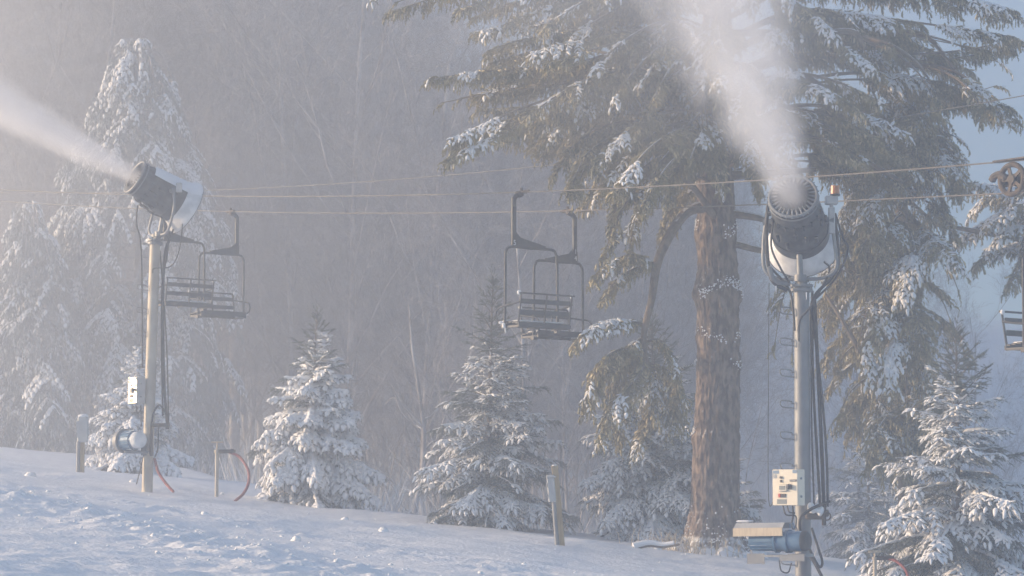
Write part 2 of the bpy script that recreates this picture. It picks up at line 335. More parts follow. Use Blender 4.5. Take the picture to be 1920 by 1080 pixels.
def spruce(name, pos, H, R, label, seed, snow_top=.75, snow=.85, sw=.06, group=None, lean=(0, 0), az=None, leaf=None, tl=.175, shape=.85, whorl=.22, per=6):
    random.seed(seed); root = thing(name, pos, label, 'tree', group); pos = np.asarray(pos, float)
    tr = Tree(); tp = pos + np.array([lean[0], lean[1], H]); M().tube([pos - (0, 0, .3), pos + np.array([lean[0] * .3, 0, H * .5]), tp], [.028 * H * .5, .017 * H * .5, .006], 8).build('trunk', TWIG, root, pos)
    z = .05 * H; a0 = 0
    while z < H * .97:
        t = z / H; n = per if t < .55 else (4 if t < .8 else 3); a0 += 1.9; c = pos + np.array([lean[0] * t, lean[1] * t, z])
        for k in range(n):
            a = a0 + k * 2 * PI / n + random.uniform(-.4, .4); L = R * ((1 - t) ** shape + .04) * random.choice([.6, .8, .95, 1.05, 1.2]) * random.uniform(.9, 1.1)
            el = math.radians(-2 + 60 * t ** 1.6 + random.uniform(-9, 9)); sp = snow * random.uniform(.55, 1.25) * (1 if t < snow_top else max(.10, 1 - (t - snow_top) * 4.5))
            h = np.array([math.cos(a), math.sin(a), 0]); dr = (.22 + .3 * sp * min(1, snow)) * (1 - t) ** .7
            path = [c + h * L * q * math.cos(el) + np.array([0, 0, L * (q * math.sin(el) - dr * q * q * 1.1 + .25 * dr * q ** 4)]) for q in np.linspace(0, 1, 7)]
            tr.bough(path, L * (.40 if t < .7 else .3), tl=tl * (1 - .25 * t), sp=(.10 if L > .5 else .085) * (1 + .9 * t), snow_p=sp, snow_w=sw * (1 - .35 * t), droop=.65 * (1 - t) ** .6 * min(1, sp) + .02, r0=.02 * (1 - t) + .006, start=.16, dz=-.45 * (1 - t) * min(1, sp) + .35 * t, taper=.85, ridge=True)
        z += whorl * (1 - .35 * t) * random.uniform(.8, 1.2)
    for k in range(4): tr.twig(tp - (0, 0, .35 - .08 * k), np.array([random.uniform(-.3, .3), random.uniform(-.3, .3), 1]), .28, .006, tl * .8, 0, .03, 0)
    tr.build(root, pos, SPR, leaf or NEEDLE, TWIG); return root
b = base(580, 950, 55); spruce('spruce_tree', b, P(595, 585, 55)[2] - b[2], 1.5, 'small spruce with snow-heaped lower boughs and bare tip, right of the curled red hose', 11, .62, 1.1, .10, 'young snowy spruces', per=7, lean=(.15, 0), shape=.72)
b = base(915, 992, 52); spruce('spruce_tree', b, P(925, 520, 52)[2] - b[2], 1.75, 'tallest young spruce, pointed, standing below the two middle lift chairs', 12, .6, .68, .058, 'young snowy spruces', lean=(.1, 0), shape=.8)
b = base(1225, 1010, 52.5); spruce('spruce_tree', b, P(1232, 600, 52.5)[2] - b[2], 1.95, 'young spruce half hidden behind the thick pine trunk', 13, .5, .9, .065, 'young snowy spruces', shape=.7)
b = base(1365, 1000, 58); spruce('spruce_tree', b, 3.0, 1.1, 'small dark spruce whose boughs show just right of the thick pine trunk', 14, .6, .5, .05, 'young snowy spruces')
b = base(1800, 1130, 43); spruce('spruce_tree', b, P(1795, 615, 43)[2] - b[2], 1.8, 'large near spruce in the lower right corner behind the short standpipe', 15, .68, .8, .06, 'young snowy spruces', per=6, shape=.78)
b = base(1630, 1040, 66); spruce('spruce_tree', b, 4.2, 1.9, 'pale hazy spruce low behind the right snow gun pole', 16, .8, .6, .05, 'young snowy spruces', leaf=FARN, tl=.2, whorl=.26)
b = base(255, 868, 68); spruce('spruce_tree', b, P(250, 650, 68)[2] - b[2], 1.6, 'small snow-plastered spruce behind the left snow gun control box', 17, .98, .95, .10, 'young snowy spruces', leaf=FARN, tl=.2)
# ---- the big pine
def limb(*pp, n=8): return bez(*[P(*q) for q in pp], n=n)
random.seed(5)
tb = np.array([P(1340, 1035, 50)[0], 50, 0]); tb[2] = gz1(tb[0], tb[1]); TP = thing('pine_tree', tb, 'huge pine with thick furrowed trunk and broad snow-dusted crown over the lift', 'tree')
# trunk with bumps, burls and flared roots
tm = M(); K = 520; A = 220; zz = np.linspace(-.3, 14, K); ang = np.arange(A) * 2 * PI / A + PI / 2; tv = np.zeros((K, A, 3))
cxp = np.interp(zz, [0, 2, 4, 6, 8, 14], [0, .03, .1, .1, .05, .2])
rr = np.interp(zz, [-.3, 0, .35, .9, 2.2, 2.6, 5, 5.6, 5.9, 6.6, 9, 14], [.95, .78, .60, .50, .475, .46, .43, .45, .41, .40, .36, .22])
bulz = sum(h * np.exp(-((zz - c) / w) ** 2) for c, h, w in ((2.35, .055, .13), (5.35, .08, .2), (3.9, .04, .14), (4.4, .035, .1), (6.6, .06, .2)))
A2, Z2 = np.meshgrid(ang, zz); bul = bulz; rad = rr[:, None] + bulz[:, None] * (.55 + .9 * fbm(A2 * 1.6, Z2 * 1.5, 2, 88) + .3 * np.sin(A2 * 2 + 1)) + .045 * np.abs(fbm(A2 * 11, Z2 * 4.2, 3, 90, .65)) - .02 + .012 * fbm(A2 * 24, Z2 * 9, 2, 91) + .035 * np.sin(A2 * 5 + Z2 * .6) * np.exp(-np.maximum(Z2, 0) * 1.2) * 3 + .02 * fbm(A2 * 7, Z2 * 1.1, 3, 77) * 2
tv[..., 0] = tb[0] + cxp[:, None] + rad * np.cos(A2); tv[..., 1] = tb[1] + rad * np.sin(A2); tv[..., 2] = tb[2] + Z2
i = np.arange(K - 1)[:, None] * A; j = np.arange(A)[None]; j2 = (j + 1) % A
tm.add(tv.reshape(-1, 3), np.stack([i + j, i + j2, i + A + j2, i + A + j], -1).reshape(-1, 4)); trunk = tm.build('trunk', BARK, TP, tb, ang=None)
sr = M(); a = rng.uniform(0, 2 * PI, 90); r = rng.uniform(.72, 1.0, 90); s_ = rng.uniform(.05, .16, 90); xx_, yy_ = tb[0] + r * np.cos(a), tb[1] + r * np.sin(a)
sr.stamp(LV, LF, rotz_rand(90, np.stack([s_ * 1.3, s_, s_ * .7], 1)), np.stack([xx_, yy_, gz(xx_, yy_) + .02], 1))
#                    # snow rings lodged on the burls and roots
for c, w, n in ((2.42, .03, 260), (5.45, .05, 380), (3.97, .03, 80), (4.47, .03, 120), (6.68, .04, 160), (.12, .2, 600)):
    a = rng.uniform(0, 2 * PI, n); a = a[fbm(a * 1.3 + c * 7, a * 0 + c, 2, 93) > (-.05 if c > .2 else -9)]; n = len(a); h = rng.normal(c, w * 1.6, n) + .12 * np.sin(a * 2 + c * 3) * (c > .2); r = np.interp(h, zz, rr + bul) + .01
    p = np.stack([tb[0] + np.interp(h, zz, cxp) + r * np.cos(a), tb[1] + r * np.sin(a), tb[2] + h], 1); s = rng.uniform(.006, .018, n)
    sr.stamp(LV, LF, rotz_rand(n, np.stack([s * 1.4, s, s], 1)), p)
tag(sr.build('snow_patches', SNOWT, trunk, tb, ang=None), kind='stuff')
PT = Tree()
BG = dict(tl=.135, sp=.07, gap=-.11, snow_w=.05, droop=.5, dz=-.35, jit=.42)
def pb(pp, w, snow_p, r0=.06, start=.2, **k):
    q = dict(BG); q.update(k); PT.bough(limb(*pp), w, snow_p=snow_p, r0=r0, start=start, **q)
LB = [ # left side boughs: path as (pixel x, pixel y, distance), half-width, snow
 ([(1345, 130, 50), (1120, 130, 48.5), (960, 130, 48), (805, 148, 47.5)], .75, .5), ([(1345, 90, 50), (1130, 40, 49), (980, 45, 48.5), (890, 62, 48)], .6, .75),
 ([(1345, 250, 50), (1160, 160, 48.5), (1000, 195, 47.5), (845, 262, 47)], .85, .75), ([(1345, 300, 50), (1200, 230, 49), (1090, 260, 48.5), (1040, 330, 48)], .8, .15),
 ([(1345, 20, 50), (1050, -60, 49), (850, -40, 48.5), (700, -5, 48)], .7, .3), ([(1345, 60, 50), (1100, -20, 48.5), (960, -10, 48), (860, 18, 47.5)], .6, .5),
 ([(1345, 190, 50), (1230, 130, 48), (1100, 150, 47), (990, 215, 46.5)], .9, .35), ([(1345, 120, 50), (1220, 60, 48), (1120, 70, 47), (1000, 100, 46.6)], .9, .35),
 ([(1345, 230, 50), (1200, 190, 51.5), (1020, 200, 52), (900, 205, 52)], 1.0, .15), ([(1345, 170, 50), (1180, 110, 52), (1040, 90, 53), (920, 120, 53)], 1.0, .2),
 ([(1345, 290, 50), (1230, 250, 51), (1130, 280, 51.5), (1060, 350, 51.5)], .9, .1), ([(1345, 330, 50), (1260, 290, 49), (1180, 340, 48.5), (1140, 430, 48.3)], .7, .2),
 ([(1345, 260, 50), (1280, 210, 48), (1200, 230, 47), (1120, 300, 46.6)], .8, .3), ([(1345, 20, 50), (1230, -40, 48), (1120, -10, 47), (1020, 50, 46.5)], .9, .5),
 ([(1345, 320, 50), (1290, 270, 47.5), (1250, 290, 46.5), (1215, 350, 46.2)], .6, .2), ([(1345, 0, 50), (1200, -60, 51), (1080, -20, 52), (960, 30, 52)], 1, .3),
 ([(1345, 70, 50), (1260, 40, 47.5), (1180, 70, 46.5), (1110, 130, 46)], .8, .6), ([(1345, 130, 50), (1290, 90, 48), (1240, 110, 47), (1200, 160, 46.5)], .5, .8),
 ([(1345, 270, 50), (1320, 215, 48.5), (1300, 225, 47.5), (1280, 250, 47.3)], .45, .9), ([(1345, 210, 50), (1240, 180, 53), (1100, 230, 54), (1000, 270, 54)], 1, .1),
 ([(1345, 360, 50), (1300, 330, 51), (1240, 350, 51.5), (1200, 410, 51.5)], .5, .1)]
def twin(pp, w, sn):                          # every bough of the crown with two lesser ones beside and under it
    pb(pp, w, sn)
    for k in range(2 if pp[-1][0] < 1350 else 1):
        ox, oy, od = random.uniform(-20, 60) * (1 if pp[-1][0] < 1350 else -1), random.uniform(10, 60 if pp[-1][0] < 1700 else 28), random.uniform(-1.4, 1.8); m = len(pp) - 1
        pb([(x + ox * i / m, y + oy * (.3 + .7 * i / m), d + od * i / m) for i, (x, y, d) in enumerate(pp)], w * random.uniform(.7, 1), sn * .45, r0=.035)
for pp, w, sn in LB: twin(pp, w, sn * .8)
RB = [([(1350, 80, 50), (1500, 20, 50), (1700, 40, 50), (1905, 70, 50)], .9, .6), ([(1350, 150, 50), (1520, 100, 51), (1750, 100, 52), (1915, 75, 52)], .9, .45),
 ([(1350, 200, 50), (1560, 140, 51), (1740, 150, 51), (1900, 205, 51)], 1.0, .55), ([(1350, 240, 50), (1520, 160, 52), (1680, 210, 53), (1800, 260, 53)], 1.0, .35),
 ([(1350, 40, 50), (1550, -50, 50), (1750, -20, 50), (1900, 20, 50)], 1, .5), ([(1350, 110, 50), (1450, 60, 48), (1560, 75, 47.5), (1640, 130, 47.2)], .7, .8),
 ([(1350, 180, 50), (1470, 140, 48), (1560, 150, 47), (1650, 190, 46.8)], .8, .75), ([(1350, 260, 50), (1480, 200, 48.5), (1600, 210, 48), (1700, 250, 48)], .8, .6),
 ([(1350, 300, 50), (1500, 240, 50), (1640, 270, 50), (1770, 330, 50)], .9, .3), ([(1350, 320, 50), (1440, 260, 48.5), (1540, 260, 48), (1620, 300, 48)], .7, .4),
 ([(1350, 20, 50), (1440, -20, 48), (1500, 10, 47.5), (1560, 60, 47)], .8, .75), ([(1350, 230, 50), (1600, 200, 53), (1760, 190, 54), (1870, 160, 54)], 1, .4),
 ([(1350, 330, 50), (1520, 290, 52), (1660, 330, 53), (1770, 400, 53)], .8, .3), ([(1350, 60, 50), (1600, 60, 53), (1750, 70, 54), (1880, 120, 54)], 1.1, .4),
 ([(1350, 280, 50), (1400, 230, 49), (1440, 240, 48.5), (1480, 290, 48)], .6, .6), ([(1350, 0, 50), (1500, -90, 51), (1650, -60, 51), (1800, -10, 51)], 1.1, .5),
 ([(1350, 160, 50), (1500, 210, 52), (1560, 240, 52), (1640, 260, 52.5)], .8, .2), ([(1620, 70, 49.5), (1680, 90, 49), (1730, 130, 48.5), (1760, 190, 48)], .6, .6),
 ([(1700, 120, 51), (1780, 130, 50.5), (1840, 170, 50), (1860, 215, 50)], .6, .4)]
for pp, w, sn in (([(1345, 90, 50), (1335, 40, 48.4), (1330, 60, 47), (1320, 140, 46.3)], .8, .5), ([(1345, 170, 50), (1380, 120, 48.4), (1390, 140, 47.2), (1385, 210, 46.6)], .7, .5),
 ([(1345, 200, 50), (1330, 150, 48.6), (1320, 180, 47.6), (1330, 260, 47.2)], .7, .3), ([(1345, 260, 50), (1300, 220, 48.8), (1290, 250, 48), (1300, 320, 47.7)], .6, .2), ([(1345, 270, 50), (1390, 230, 48.8), (1410, 250, 48), (1415, 320, 47.8)], .6, .2),
 ([(1345, 250, 50), (1350, 215, 48.6), (1350, 240, 48), (1352, 310, 47.9)], .5, .2)): twin(pp, w, sn)
for pp, w, sn in RB: twin(pp, w, sn * .8)
# hanging limb low on the left, with its own bunches
hang = limb((1340, 385, 50), (1285, 400, 49.4), (1237, 480, 49), (1222, 560, 48.7), (1207, 630, 48.5), (1215, 690, 48.4)); PT.wood.tube(hang, np.linspace(.13, .04, len(hang)), 8)
for pp, w, sn in (([(1222, 500, 49), (1190, 478, 48.6), (1150, 490, 48.4), (1112, 520, 48.2)], .45, .45), ([(1235, 490, 49), (1200, 500, 48.8), (1160, 520, 48.6), (1130, 560, 48.4)], .4, .15),
 ([(1210, 610, 48.6), (1160, 600, 48.3), (1110, 615, 48), (1075, 645, 47.9)], .5, .6), ([(1210, 630, 48.6), (1180, 650, 48.4), (1130, 690, 48.2), (1105, 750, 48)], .6, .4),
 ([(1210, 660, 48.5), (1200, 700, 48.3), (1160, 750, 48), (1125, 820, 47.9)], .6, .35), ([(1213, 680, 48.5), (1230, 710, 48.8), (1215, 770, 48.8), (1190, 840, 48.7)], .6, .1),
 ([(1213, 680, 48.5), (1240, 690, 48.7), (1265, 740, 48.9), (1260, 810, 49)], .55, .15), ([(1210, 640, 48.6), (1240, 640, 48.6), (1262, 680, 48.6), (1272, 740, 48.6)], .4, .2),
 ([(1212, 650, 48.5), (1170, 690, 49), (1150, 760, 49.2), (1160, 820, 49.2)], .6, .1), ([(1212, 650, 48.5), (1150, 660, 48.2), (1115, 700, 48), (1100, 770, 48)], .45, .5)):
    pb(pp, w * .85, sn, r0=.035, start=.1, taper=.5, sp=.065, gap=-9)
# stubs and thick limbs right of the trunk
for pp, r in (([(1365, 400, 50), (1420, 408, 49.7), (1450, 420, 49.4)], (.09, .05)), ([(1370, 455, 50), (1430, 470, 49.8), (1500, 480, 49.4)], (.08, .05)), ([(1350, 330, 50), (1420, 325, 50), (1530, 318, 50)], (.12, .05)),
 ([(1400, 130, 50), (1530, 72, 49), (1598, 60, 48.6), (1622, 92, 48.4)], (.1, .05)), ([(1380, 230, 50), (1500, 150, 49), (1560, 195, 49.2), (1600, 235, 49.5), (1665, 262, 50)], (.13, .07)),
 ([(1370, 240, 50), (1500, 245, 50), (1600, 290, 50), (1690, 340, 50)], (.12, .04)), ([(1690, 60, 51), (1740, 70, 50.6), (1790, 130, 50)], (.09, .03)), ([(1362, 440, 50), (1290, 340, 49), (1230, 300, 48)], (.09, .03))):
    q = limb(*pp); PT.wood.tube(q, np.linspace(r[0], r[1], len(q)), 8)
# low bunch left of the right-hand gun pole
pb([(1500, 480, 50), (1480, 520, 49.8), (1465, 570, 49.6), (1452, 650, 49.6)], .45, .15, r0=.03); pb([(1500, 480, 50), (1500, 540, 49.8), (1490, 590, 49.6), (1485, 670, 49.6)], .4, .1, r0=.03)
PT.build(TP, tb, PIN, PINE, LIMB, rime=RIMEP)
# ---- drooping hemlock behind the right gun
hb = base(1700, 1040, 54); HP = thing('hemlock_tree', hb, 'tall drooping conifer with sunlit snow clumps filling the space right of the gun pole', 'tree'); H = Tree(); random.seed(9)
M().tube([hb - (0, 0, .3), P(1705, 700, 54), P(1690, 400, 54), P(1680, 150, 54)], [.24, .2, .16, .06], 12).build('trunk', LIMB, HP, hb)
for y in np.arange(230, 860, 19):
    lo = np.interp(y, [230, 400, 480, 560, 700, 800, 880], [1640, 1590, 1560, 1545, 1570, 1610, 1650]); hi = np.interp(y, [230, 350, 450, 560, 640, 760, 880], [1770, 1780, 1770, 1790, 1800, 1790, 1740])
    for k in range(4):
        tx = random.choice([lo, hi, lo * .7 + hi * .3, lo * .35 + hi * .65]) + random.uniform(-25, 25); dd = random.uniform(50.5, 57)
        if k == 0: dd = random.uniform(50.5, 53)
        yt = y + random.uniform(20, 60); sn = random.choice([.1, .2, .3, .4])
        H.bough(gap=-.05, path=limb((1695, y - 60, 54), ((1695 * .6 + tx * .4), y - 45, (54 + dd) / 2), (tx * .8 + 1695 * .2, y - 10, dd), (tx, yt, dd)), w=.6, tl=.14, sp=.10, snow_p=sn, snow_w=.042, droop=.5, dz=-.35, jit=.4, r0=.03, start=.2, taper=.5)
for pp in ([(1690, 620, 52), (1660, 600, 50.8), (1630, 640, 50.4), (1640, 700, 50.2)], [(1690, 640, 52), (1680, 640, 50.8), (1660, 680, 50.2), (1670, 720, 50)], [(1690, 500, 52), (1710, 480, 51), (1700, 520, 50.6), (1690, 560, 50.4)]):
    H.bough(limb(*pp), .45, tl=.15, sp=.08, snow_p=.9, snow_w=.06, droop=.6, dz=-.4, r0=.02, start=.3, taper=.4)
q = limb((1548, 552, 51), (1585, 610, 50.8), (1622, 680, 51)); H.wood.tube(q, np.linspace(.03, .07, len(q)), 8)
H.build(HP, hb, PIN, PINE, LIMB, rime=RIMEP)
# ---- snowy conifer reaching in from the right edge
eb = base(2030, 1060, 58); EP = thing('pine_tree', eb, 'snow-laden pine reaching in from the right edge behind the pulley wheel', 'tree'); E2 = Tree(); random.seed(19)
M().tube([eb - (0, 0, .3), P(2030, 600, 58), P(2020, 100, 58)], [.3, .25, .12], 12).build('trunk', LIMB, EP, eb)
for pp, w, sn in (([(2025, 420, 58), (1960, 350, 57), (1880, 350, 56.5), (1800, 340, 56)], .9, .75), ([(2025, 450, 58), (1960, 400, 56.5), (1880, 400, 56), (1790, 455, 55.5)], .9, .9), ([(2025, 480, 58), (1980, 430, 57), (1920, 450, 56.5), (1850, 480, 56)], .8, .8),
 ([(2025, 400, 58), (1980, 360, 56), (1920, 380, 55), (1850, 420, 54.8)], .8, .85), ([(2025, 480, 58), (1970, 440, 56), (1930, 470, 55.5), (1890, 540, 55)], .6, .3), ([(2025, 460, 58), (1990, 420, 57), (1950, 450, 56), (1915, 520, 56)], .7, .5), ([(2025, 380, 58), (1960, 390, 58), (1860, 370, 58), (1820, 400, 58)], .8, .6),
 ([(2025, 460, 58), (1960, 430, 55.5), (1890, 430, 55), (1830, 500, 54.8)], .6, .8)):
    E2.bough(limb(*pp), w, tl=.16, sp=.11, snow_p=sn, snow_w=.06, droop=.4, dz=-.3, jit=.35, r0=.05, start=.2)
q = limb((1700, 370, 55.5), (1760, 422, 55.2), (1812, 430, 55.3), (2020, 470, 57)); E2.wood.tube(q, np.linspace(.03, .07, len(q)), 8)
E2.build(EP, eb, PIN, PINE, LIMB, rime=RIMEP)
# ---- large hazy snow-covered conifer behind the left gun
def big_far(px, top, d, rows, label, seed, step=24, sn=.44, sw=.09, w=1.2):
    random.seed(seed); bb = base(px, 880, d); root = thing('hemlock_tree', bb, label, 'tree'); T = Tree()
    M().tube([bb - (0, 0, .4), P(px, (top + 880) / 2, d), P(px - 8, top, d)], [.3, .2, .03], 10).build('trunk', FOREST, root, bb)
    ys, ls, hs = zip(*rows)
    for y in np.arange(top + 10, 850, step):
        lo, hi = np.interp(y, ys, ls), np.interp(y, ys, hs)
        for k in range(7):
            f = random.choice([0, 1, .15, .85, .35, .65]); tx = lo + (hi - lo) * f + random.uniform(-18, 18); dd = d - 3.2 * math.sqrt(max(0, 1 - ((tx - px) / ((hi - lo) * .5 + 1)) ** 2)) * random.uniform(.4, 1)
            T.bough(gap=-.1, path=limb((px, y - 50, d), (px * .5 + tx * .5, y - 50, (d + dd) / 2), (tx * .8 + px * .2, y - 15, dd), (tx, y + random.uniform(15, 45), dd)), w=w * min(1, .35 + (y - top) / 300), tl=.22, sp=.19, snow_p=sn, snow_w=sw * random.uniform(.5, 1.2), droop=.6, dz=-.6, r0=.04, start=.3, taper=.5)
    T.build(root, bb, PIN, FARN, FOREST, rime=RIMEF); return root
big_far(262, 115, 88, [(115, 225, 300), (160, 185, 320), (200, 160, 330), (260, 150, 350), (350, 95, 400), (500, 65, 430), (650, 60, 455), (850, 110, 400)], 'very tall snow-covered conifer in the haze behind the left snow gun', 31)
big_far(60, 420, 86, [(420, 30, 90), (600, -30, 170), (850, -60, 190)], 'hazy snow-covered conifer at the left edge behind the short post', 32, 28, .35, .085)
# ---- bare forest
def bare(seed, Ht, lvl=5):
    r = random.Random(seed); tk = M(); br = M(); W = []
    def unit(a): l = math.sqrt(a[0] * a[0] + a[1] * a[1] + a[2] * a[2]) + 1e-9; return (a[0] / l, a[1] / l, a[2] / l)
    def grow(p, d, L, rad, lv, acc):
        n = 5 if lv > 2 else 2; pts = [p]; dd = d
        for k in range(n):
            q = (.03 if lv == 5 else .08) if lv > 2 else .2
            dd = unit((dd[0] + r.gauss(0, q), dd[1] + r.gauss(0, q), dd[2] + .07 + r.gauss(0, .05))); l = L / n; a = pts[-1]; pts.append((a[0] + dd[0] * l, a[1] + dd[1] * l, a[2] + dd[2] * l))
        if lv > 2: acc.tube(pts, np.linspace(rad, rad * .55, len(pts)), 7 if lv > 3 else 4, False)
        else:
            for k in range(n): a, b = pts[k], pts[k + 1]; W.append((*a, b[0] - a[0], b[1] - a[1], b[2] - a[2], L / n * 1.05, rad * (1 - .3 * k)))
        if lv == 0: return
        nb = {5: 15, 4: 6, 3: 5, 2: 5, 1: 4}[lv]
        for k in range(nb):
            t = (.12 if lv == 5 else .2) + (.88 if lv == 5 else .8) * (k + r.random()) / nb; i = min(n - 1, int(t * n)); u = t * n - i; a, b = pts[i], pts[i + 1]
            q = (a[0] + (b[0] - a[0]) * u, a[1] + (b[1] - a[1]) * u, a[2] + (b[2] - a[2]) * u); bd = unit((b[0] - a[0], b[1] - a[1], b[2] - a[2]))
            w = unit((r.gauss(0, 1), r.gauss(0, 1), r.gauss(0, 1))); c = unit((bd[1] * w[2] - bd[2] * w[1], bd[2] * w[0] - bd[0] * w[2], bd[0] * w[1] - bd[1] * w[0]))
            sp = r.uniform(.4, .8) if lv > 2 else r.uniform(.5, 1.0); m = 1 - sp * .35; nd = unit((bd[0] * m + c[0] * sp, bd[1] * m + c[1] * sp, bd[2] * m + c[2] * sp)); ll = L * r.uniform(.3, .5) * (1.15 - .45 * t) if lv == 5 else L * r.uniform(.4, .62) * (1.1 - .3 * t)
            grow(q, nd, ll, max(.009, rad * (1 - .45 * t) * r.uniform(.35, .5)), lv - 1, br)
    grow((0., 0., 0.), unit((r.gauss(0, .03), r.gauss(0, .03), 1)), Ht, Ht * .0055, lvl, tk); rods(br, np.array(W)); return tk, br
protos = []
FL = 'frosted leafless tree among the crowded grey trunks in the fog'; FG = 'bare trees of the foggy forest'
for k in range(6):
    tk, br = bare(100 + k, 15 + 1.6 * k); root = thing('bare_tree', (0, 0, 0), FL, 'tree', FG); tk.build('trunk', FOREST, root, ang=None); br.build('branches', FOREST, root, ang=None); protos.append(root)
spots = []; random.seed(3)
tries = 0
while len(spots) < 165 and tries < 6000:
    tries += 1
    y = random.uniform(88, 185) if len(spots) < 95 else random.uniform(92, 140); px = random.uniform(-120, 1480); d = y
    if px > 1330 and random.random() < .8: continue
    x = (px - 960) / F * y
    if y < np.interp(x, CX, CY) + 14: continue
    if all((x - a) ** 2 + (y - b) ** 2 > 1.2 ** 2 for a, b, *_ in spots): spots.append((x, y))
for k, (x, y) in enumerate(spots):
    pxx = 960 + x / y * F; top_y = np.interp(pxx, [640, 790, 870, 960, 1300, 1500], [-400, 0, 190, 250, 270, 560]); hmax = P(pxx, top_y, y)[2] - gz1(x, y)
    o = protos[k] if k < 6 else copy_tree(protos[k % 6]); o.location = (x, y, gz1(x, y) - .3); o.rotation_euler = (random.gauss(0, .04), random.gauss(0, .05), random.uniform(0, 6.28)); s = min(random.uniform(.85, 1.35), max(.3, hmax * random.uniform(.8, 1) / (16.5 + 1.7 * (k % 6)))); o.scale = (s, s, s)
for px, y, k, s, lab in ((1600, 92, 1, .75, 'pale leafless tree glimpsed through the gap beside the orange beacon'), (1835, 100, 3, .62, 'slender frosted leafless tree below the blue sky near the pulley wheel'), (1000, 78, 4, .6, 'darker leafless tree with forked trunk just behind the two middle chairs')):
    o = copy_tree(protos[k]); o.location = ((px - 960) / F * y, y, gz1((px - 960) / F * y, y) - .3); o.rotation_euler = (0, 0, k * 1.1); o.scale = (s, s, s); o['label'] = lab; del o['group']
# broken snag with a snow-topped stump of a limb, behind the left chair
sb = base(435, 880, 100); SN = thing('dead_tree', sb, 'broken dead trunk with snow-lined bare limbs behind the left lift chair', 'tree')
M().tube(limb((438, 900, 100), (440, 700, 100), (434, 480, 100), (438, 300, 100), (432, 245, 100)), np.linspace(.24, .14, 33), 10).build('trunk', FOREST, SN, sb, ang=None)
bm = M(); sm = M()
for pp, r in (([(440, 470, 100), (470, 440, 99.2), (500, 370, 99.2), (520, 340, 99.2)], .06), ([(475, 430, 99.2), (510, 350, 99.2), (555, 340, 99.2)], .045), ([(436, 500, 100), (400, 470, 99.2), (385, 480, 99.2)], .07), ([(436, 480, 100), (425, 490, 99.2), (398, 497, 99.2)], .05), ([(436, 240, 100), (420, 210, 99.2), (440, 195, 99.2)], .03), ([(436, 320, 100), (410, 316, 99.2), (396, 315, 99.2)], .05)):
    q = limb(*pp); bm.tube(q, np.linspace(r, r * .4, len(q)), 6); sm.tube(q[2:] + (0, 0, r * .7), np.linspace(r * .8, r * .35, len(q) - 2), 6)
bo = bm.build('branches', FOREST, SN, sb, ang=None); sm.build('snow_load', SNOWT, bo, sb, ang=None)
# thin leafless saplings with snow-lined limbs in mid distance
for px, py0, top, d, lab, sd in ((640, 900, 330, 96, 'crooked pale sapling with snow-lined limbs between the left chair and the small spruces', 3), (780, 930, 560, 76, 'short snow-lined sapling left of the tallest young spruce', 5)):
    bb = base(px, py0, d); rt = thing('bare_tree', bb, lab, 'tree'); r = random.Random(sd); Hh = P(px, top, d)[2] - bb[2]; m = M(); w = M(); s2 = M()
    pts = [bb + np.array([r.gauss(0, .18) * (k > 0), r.gauss(0, .1), Hh * k / 7 - .2]) for k in range(8)]; pts = bez(*pts, n=4); m.tube(pts, np.linspace(.11, .03, len(pts)), 8)
    m.build('trunk', FOREST, rt, bb, ang=None)
    for k in range(9):
        q = pts[r.randrange(6, len(pts) - 2)]; sg = r.choice([-1, 1]); L = r.uniform(.8, 2.2); a = [q, q + (sg * L * .3, r.gauss(0, .3), L * r.uniform(.1, .4)), q + (sg * L * .6, r.gauss(0, .3), L * r.uniform(.3, .8)), q + (sg * L * .8, r.gauss(0, .4), L * r.uniform(.3, 1.2))]
        a = bez(*a, n=5); w.tube(a, np.linspace(.035, .01, len(a)), 5); s2.tube(a[1:8] + (0, 0, .014), np.linspace(.028, .012, 7), 5)
    wo = w.build('branches', FOREST, rt, bb, ang=None); s2.build('snow_load', SNOWT, wo, bb, ang=None)
# ---- brush: rime-covered undergrowth along the gully and on the hill
br = M(); n = 9000; random.seed(2)
pxs = rng.uniform(-60, 1960, n); yy = rng.uniform(62, 230, n) ; xx = (pxs - 960) / F * yy; ok = yy > np.interp(xx, CX, CY) + 6; xx, yy = xx[ok], yy[ok]; zz0 = gz(xx, yy)
bt_v, bt_f = [], []; rr_ = np.random.default_rng(4)
for k in range(26):
    a = rr_.uniform(0, 6.28); tip = np.array([math.cos(a) * rr_.uniform(.2, .8), math.sin(a) * rr_.uniform(.2, .8), rr_.uniform(.5, 1.2)]); b0 = np.array([math.cos(a) * .1, math.sin(a) * .1, 0]) + tip * rr_.uniform(0, .5); sd = nrm(np.cross(tip, rr_.normal(size=3))) * .011
    q = len(bt_v); bt_v += [b0 - sd, b0 + sd, tip]; bt_f.append((q, q + 1, q + 2))
s = rng.uniform(.6, 2.6, len(xx)); a = rng.uniform(0, 6.28, len(xx)); R = np.zeros((len(xx), 3, 3)); R[:, 0, 0] = np.cos(a) * s; R[:, 0, 1] = -np.sin(a) * s; R[:, 1, 0] = np.sin(a) * s; R[:, 1, 1] = np.cos(a) * s; R[:, 2, 2] = s
br.stamp(np.array(bt_v), np.array(bt_f), R, np.stack([xx, yy, zz0 - .1], 1))
RIME = mat('rimed_brush', (.42, .43, .45), .8, c2=(.76, .78, .82), scale=1.2)
tag(br.build('undergrowth', RIME, smooth=False), 'rime-covered brush and twigs filling the gully and hillside behind the trees', 'brush', kind='stuff')
g2 = M(); n = 110; cx, cy = P(1290, 1010, 49.2)[0], 49.0
a = rng.normal(0, 1, n); x = cx + rng.normal(0, .55, n); y = cy + rng.normal(0, .2, n)
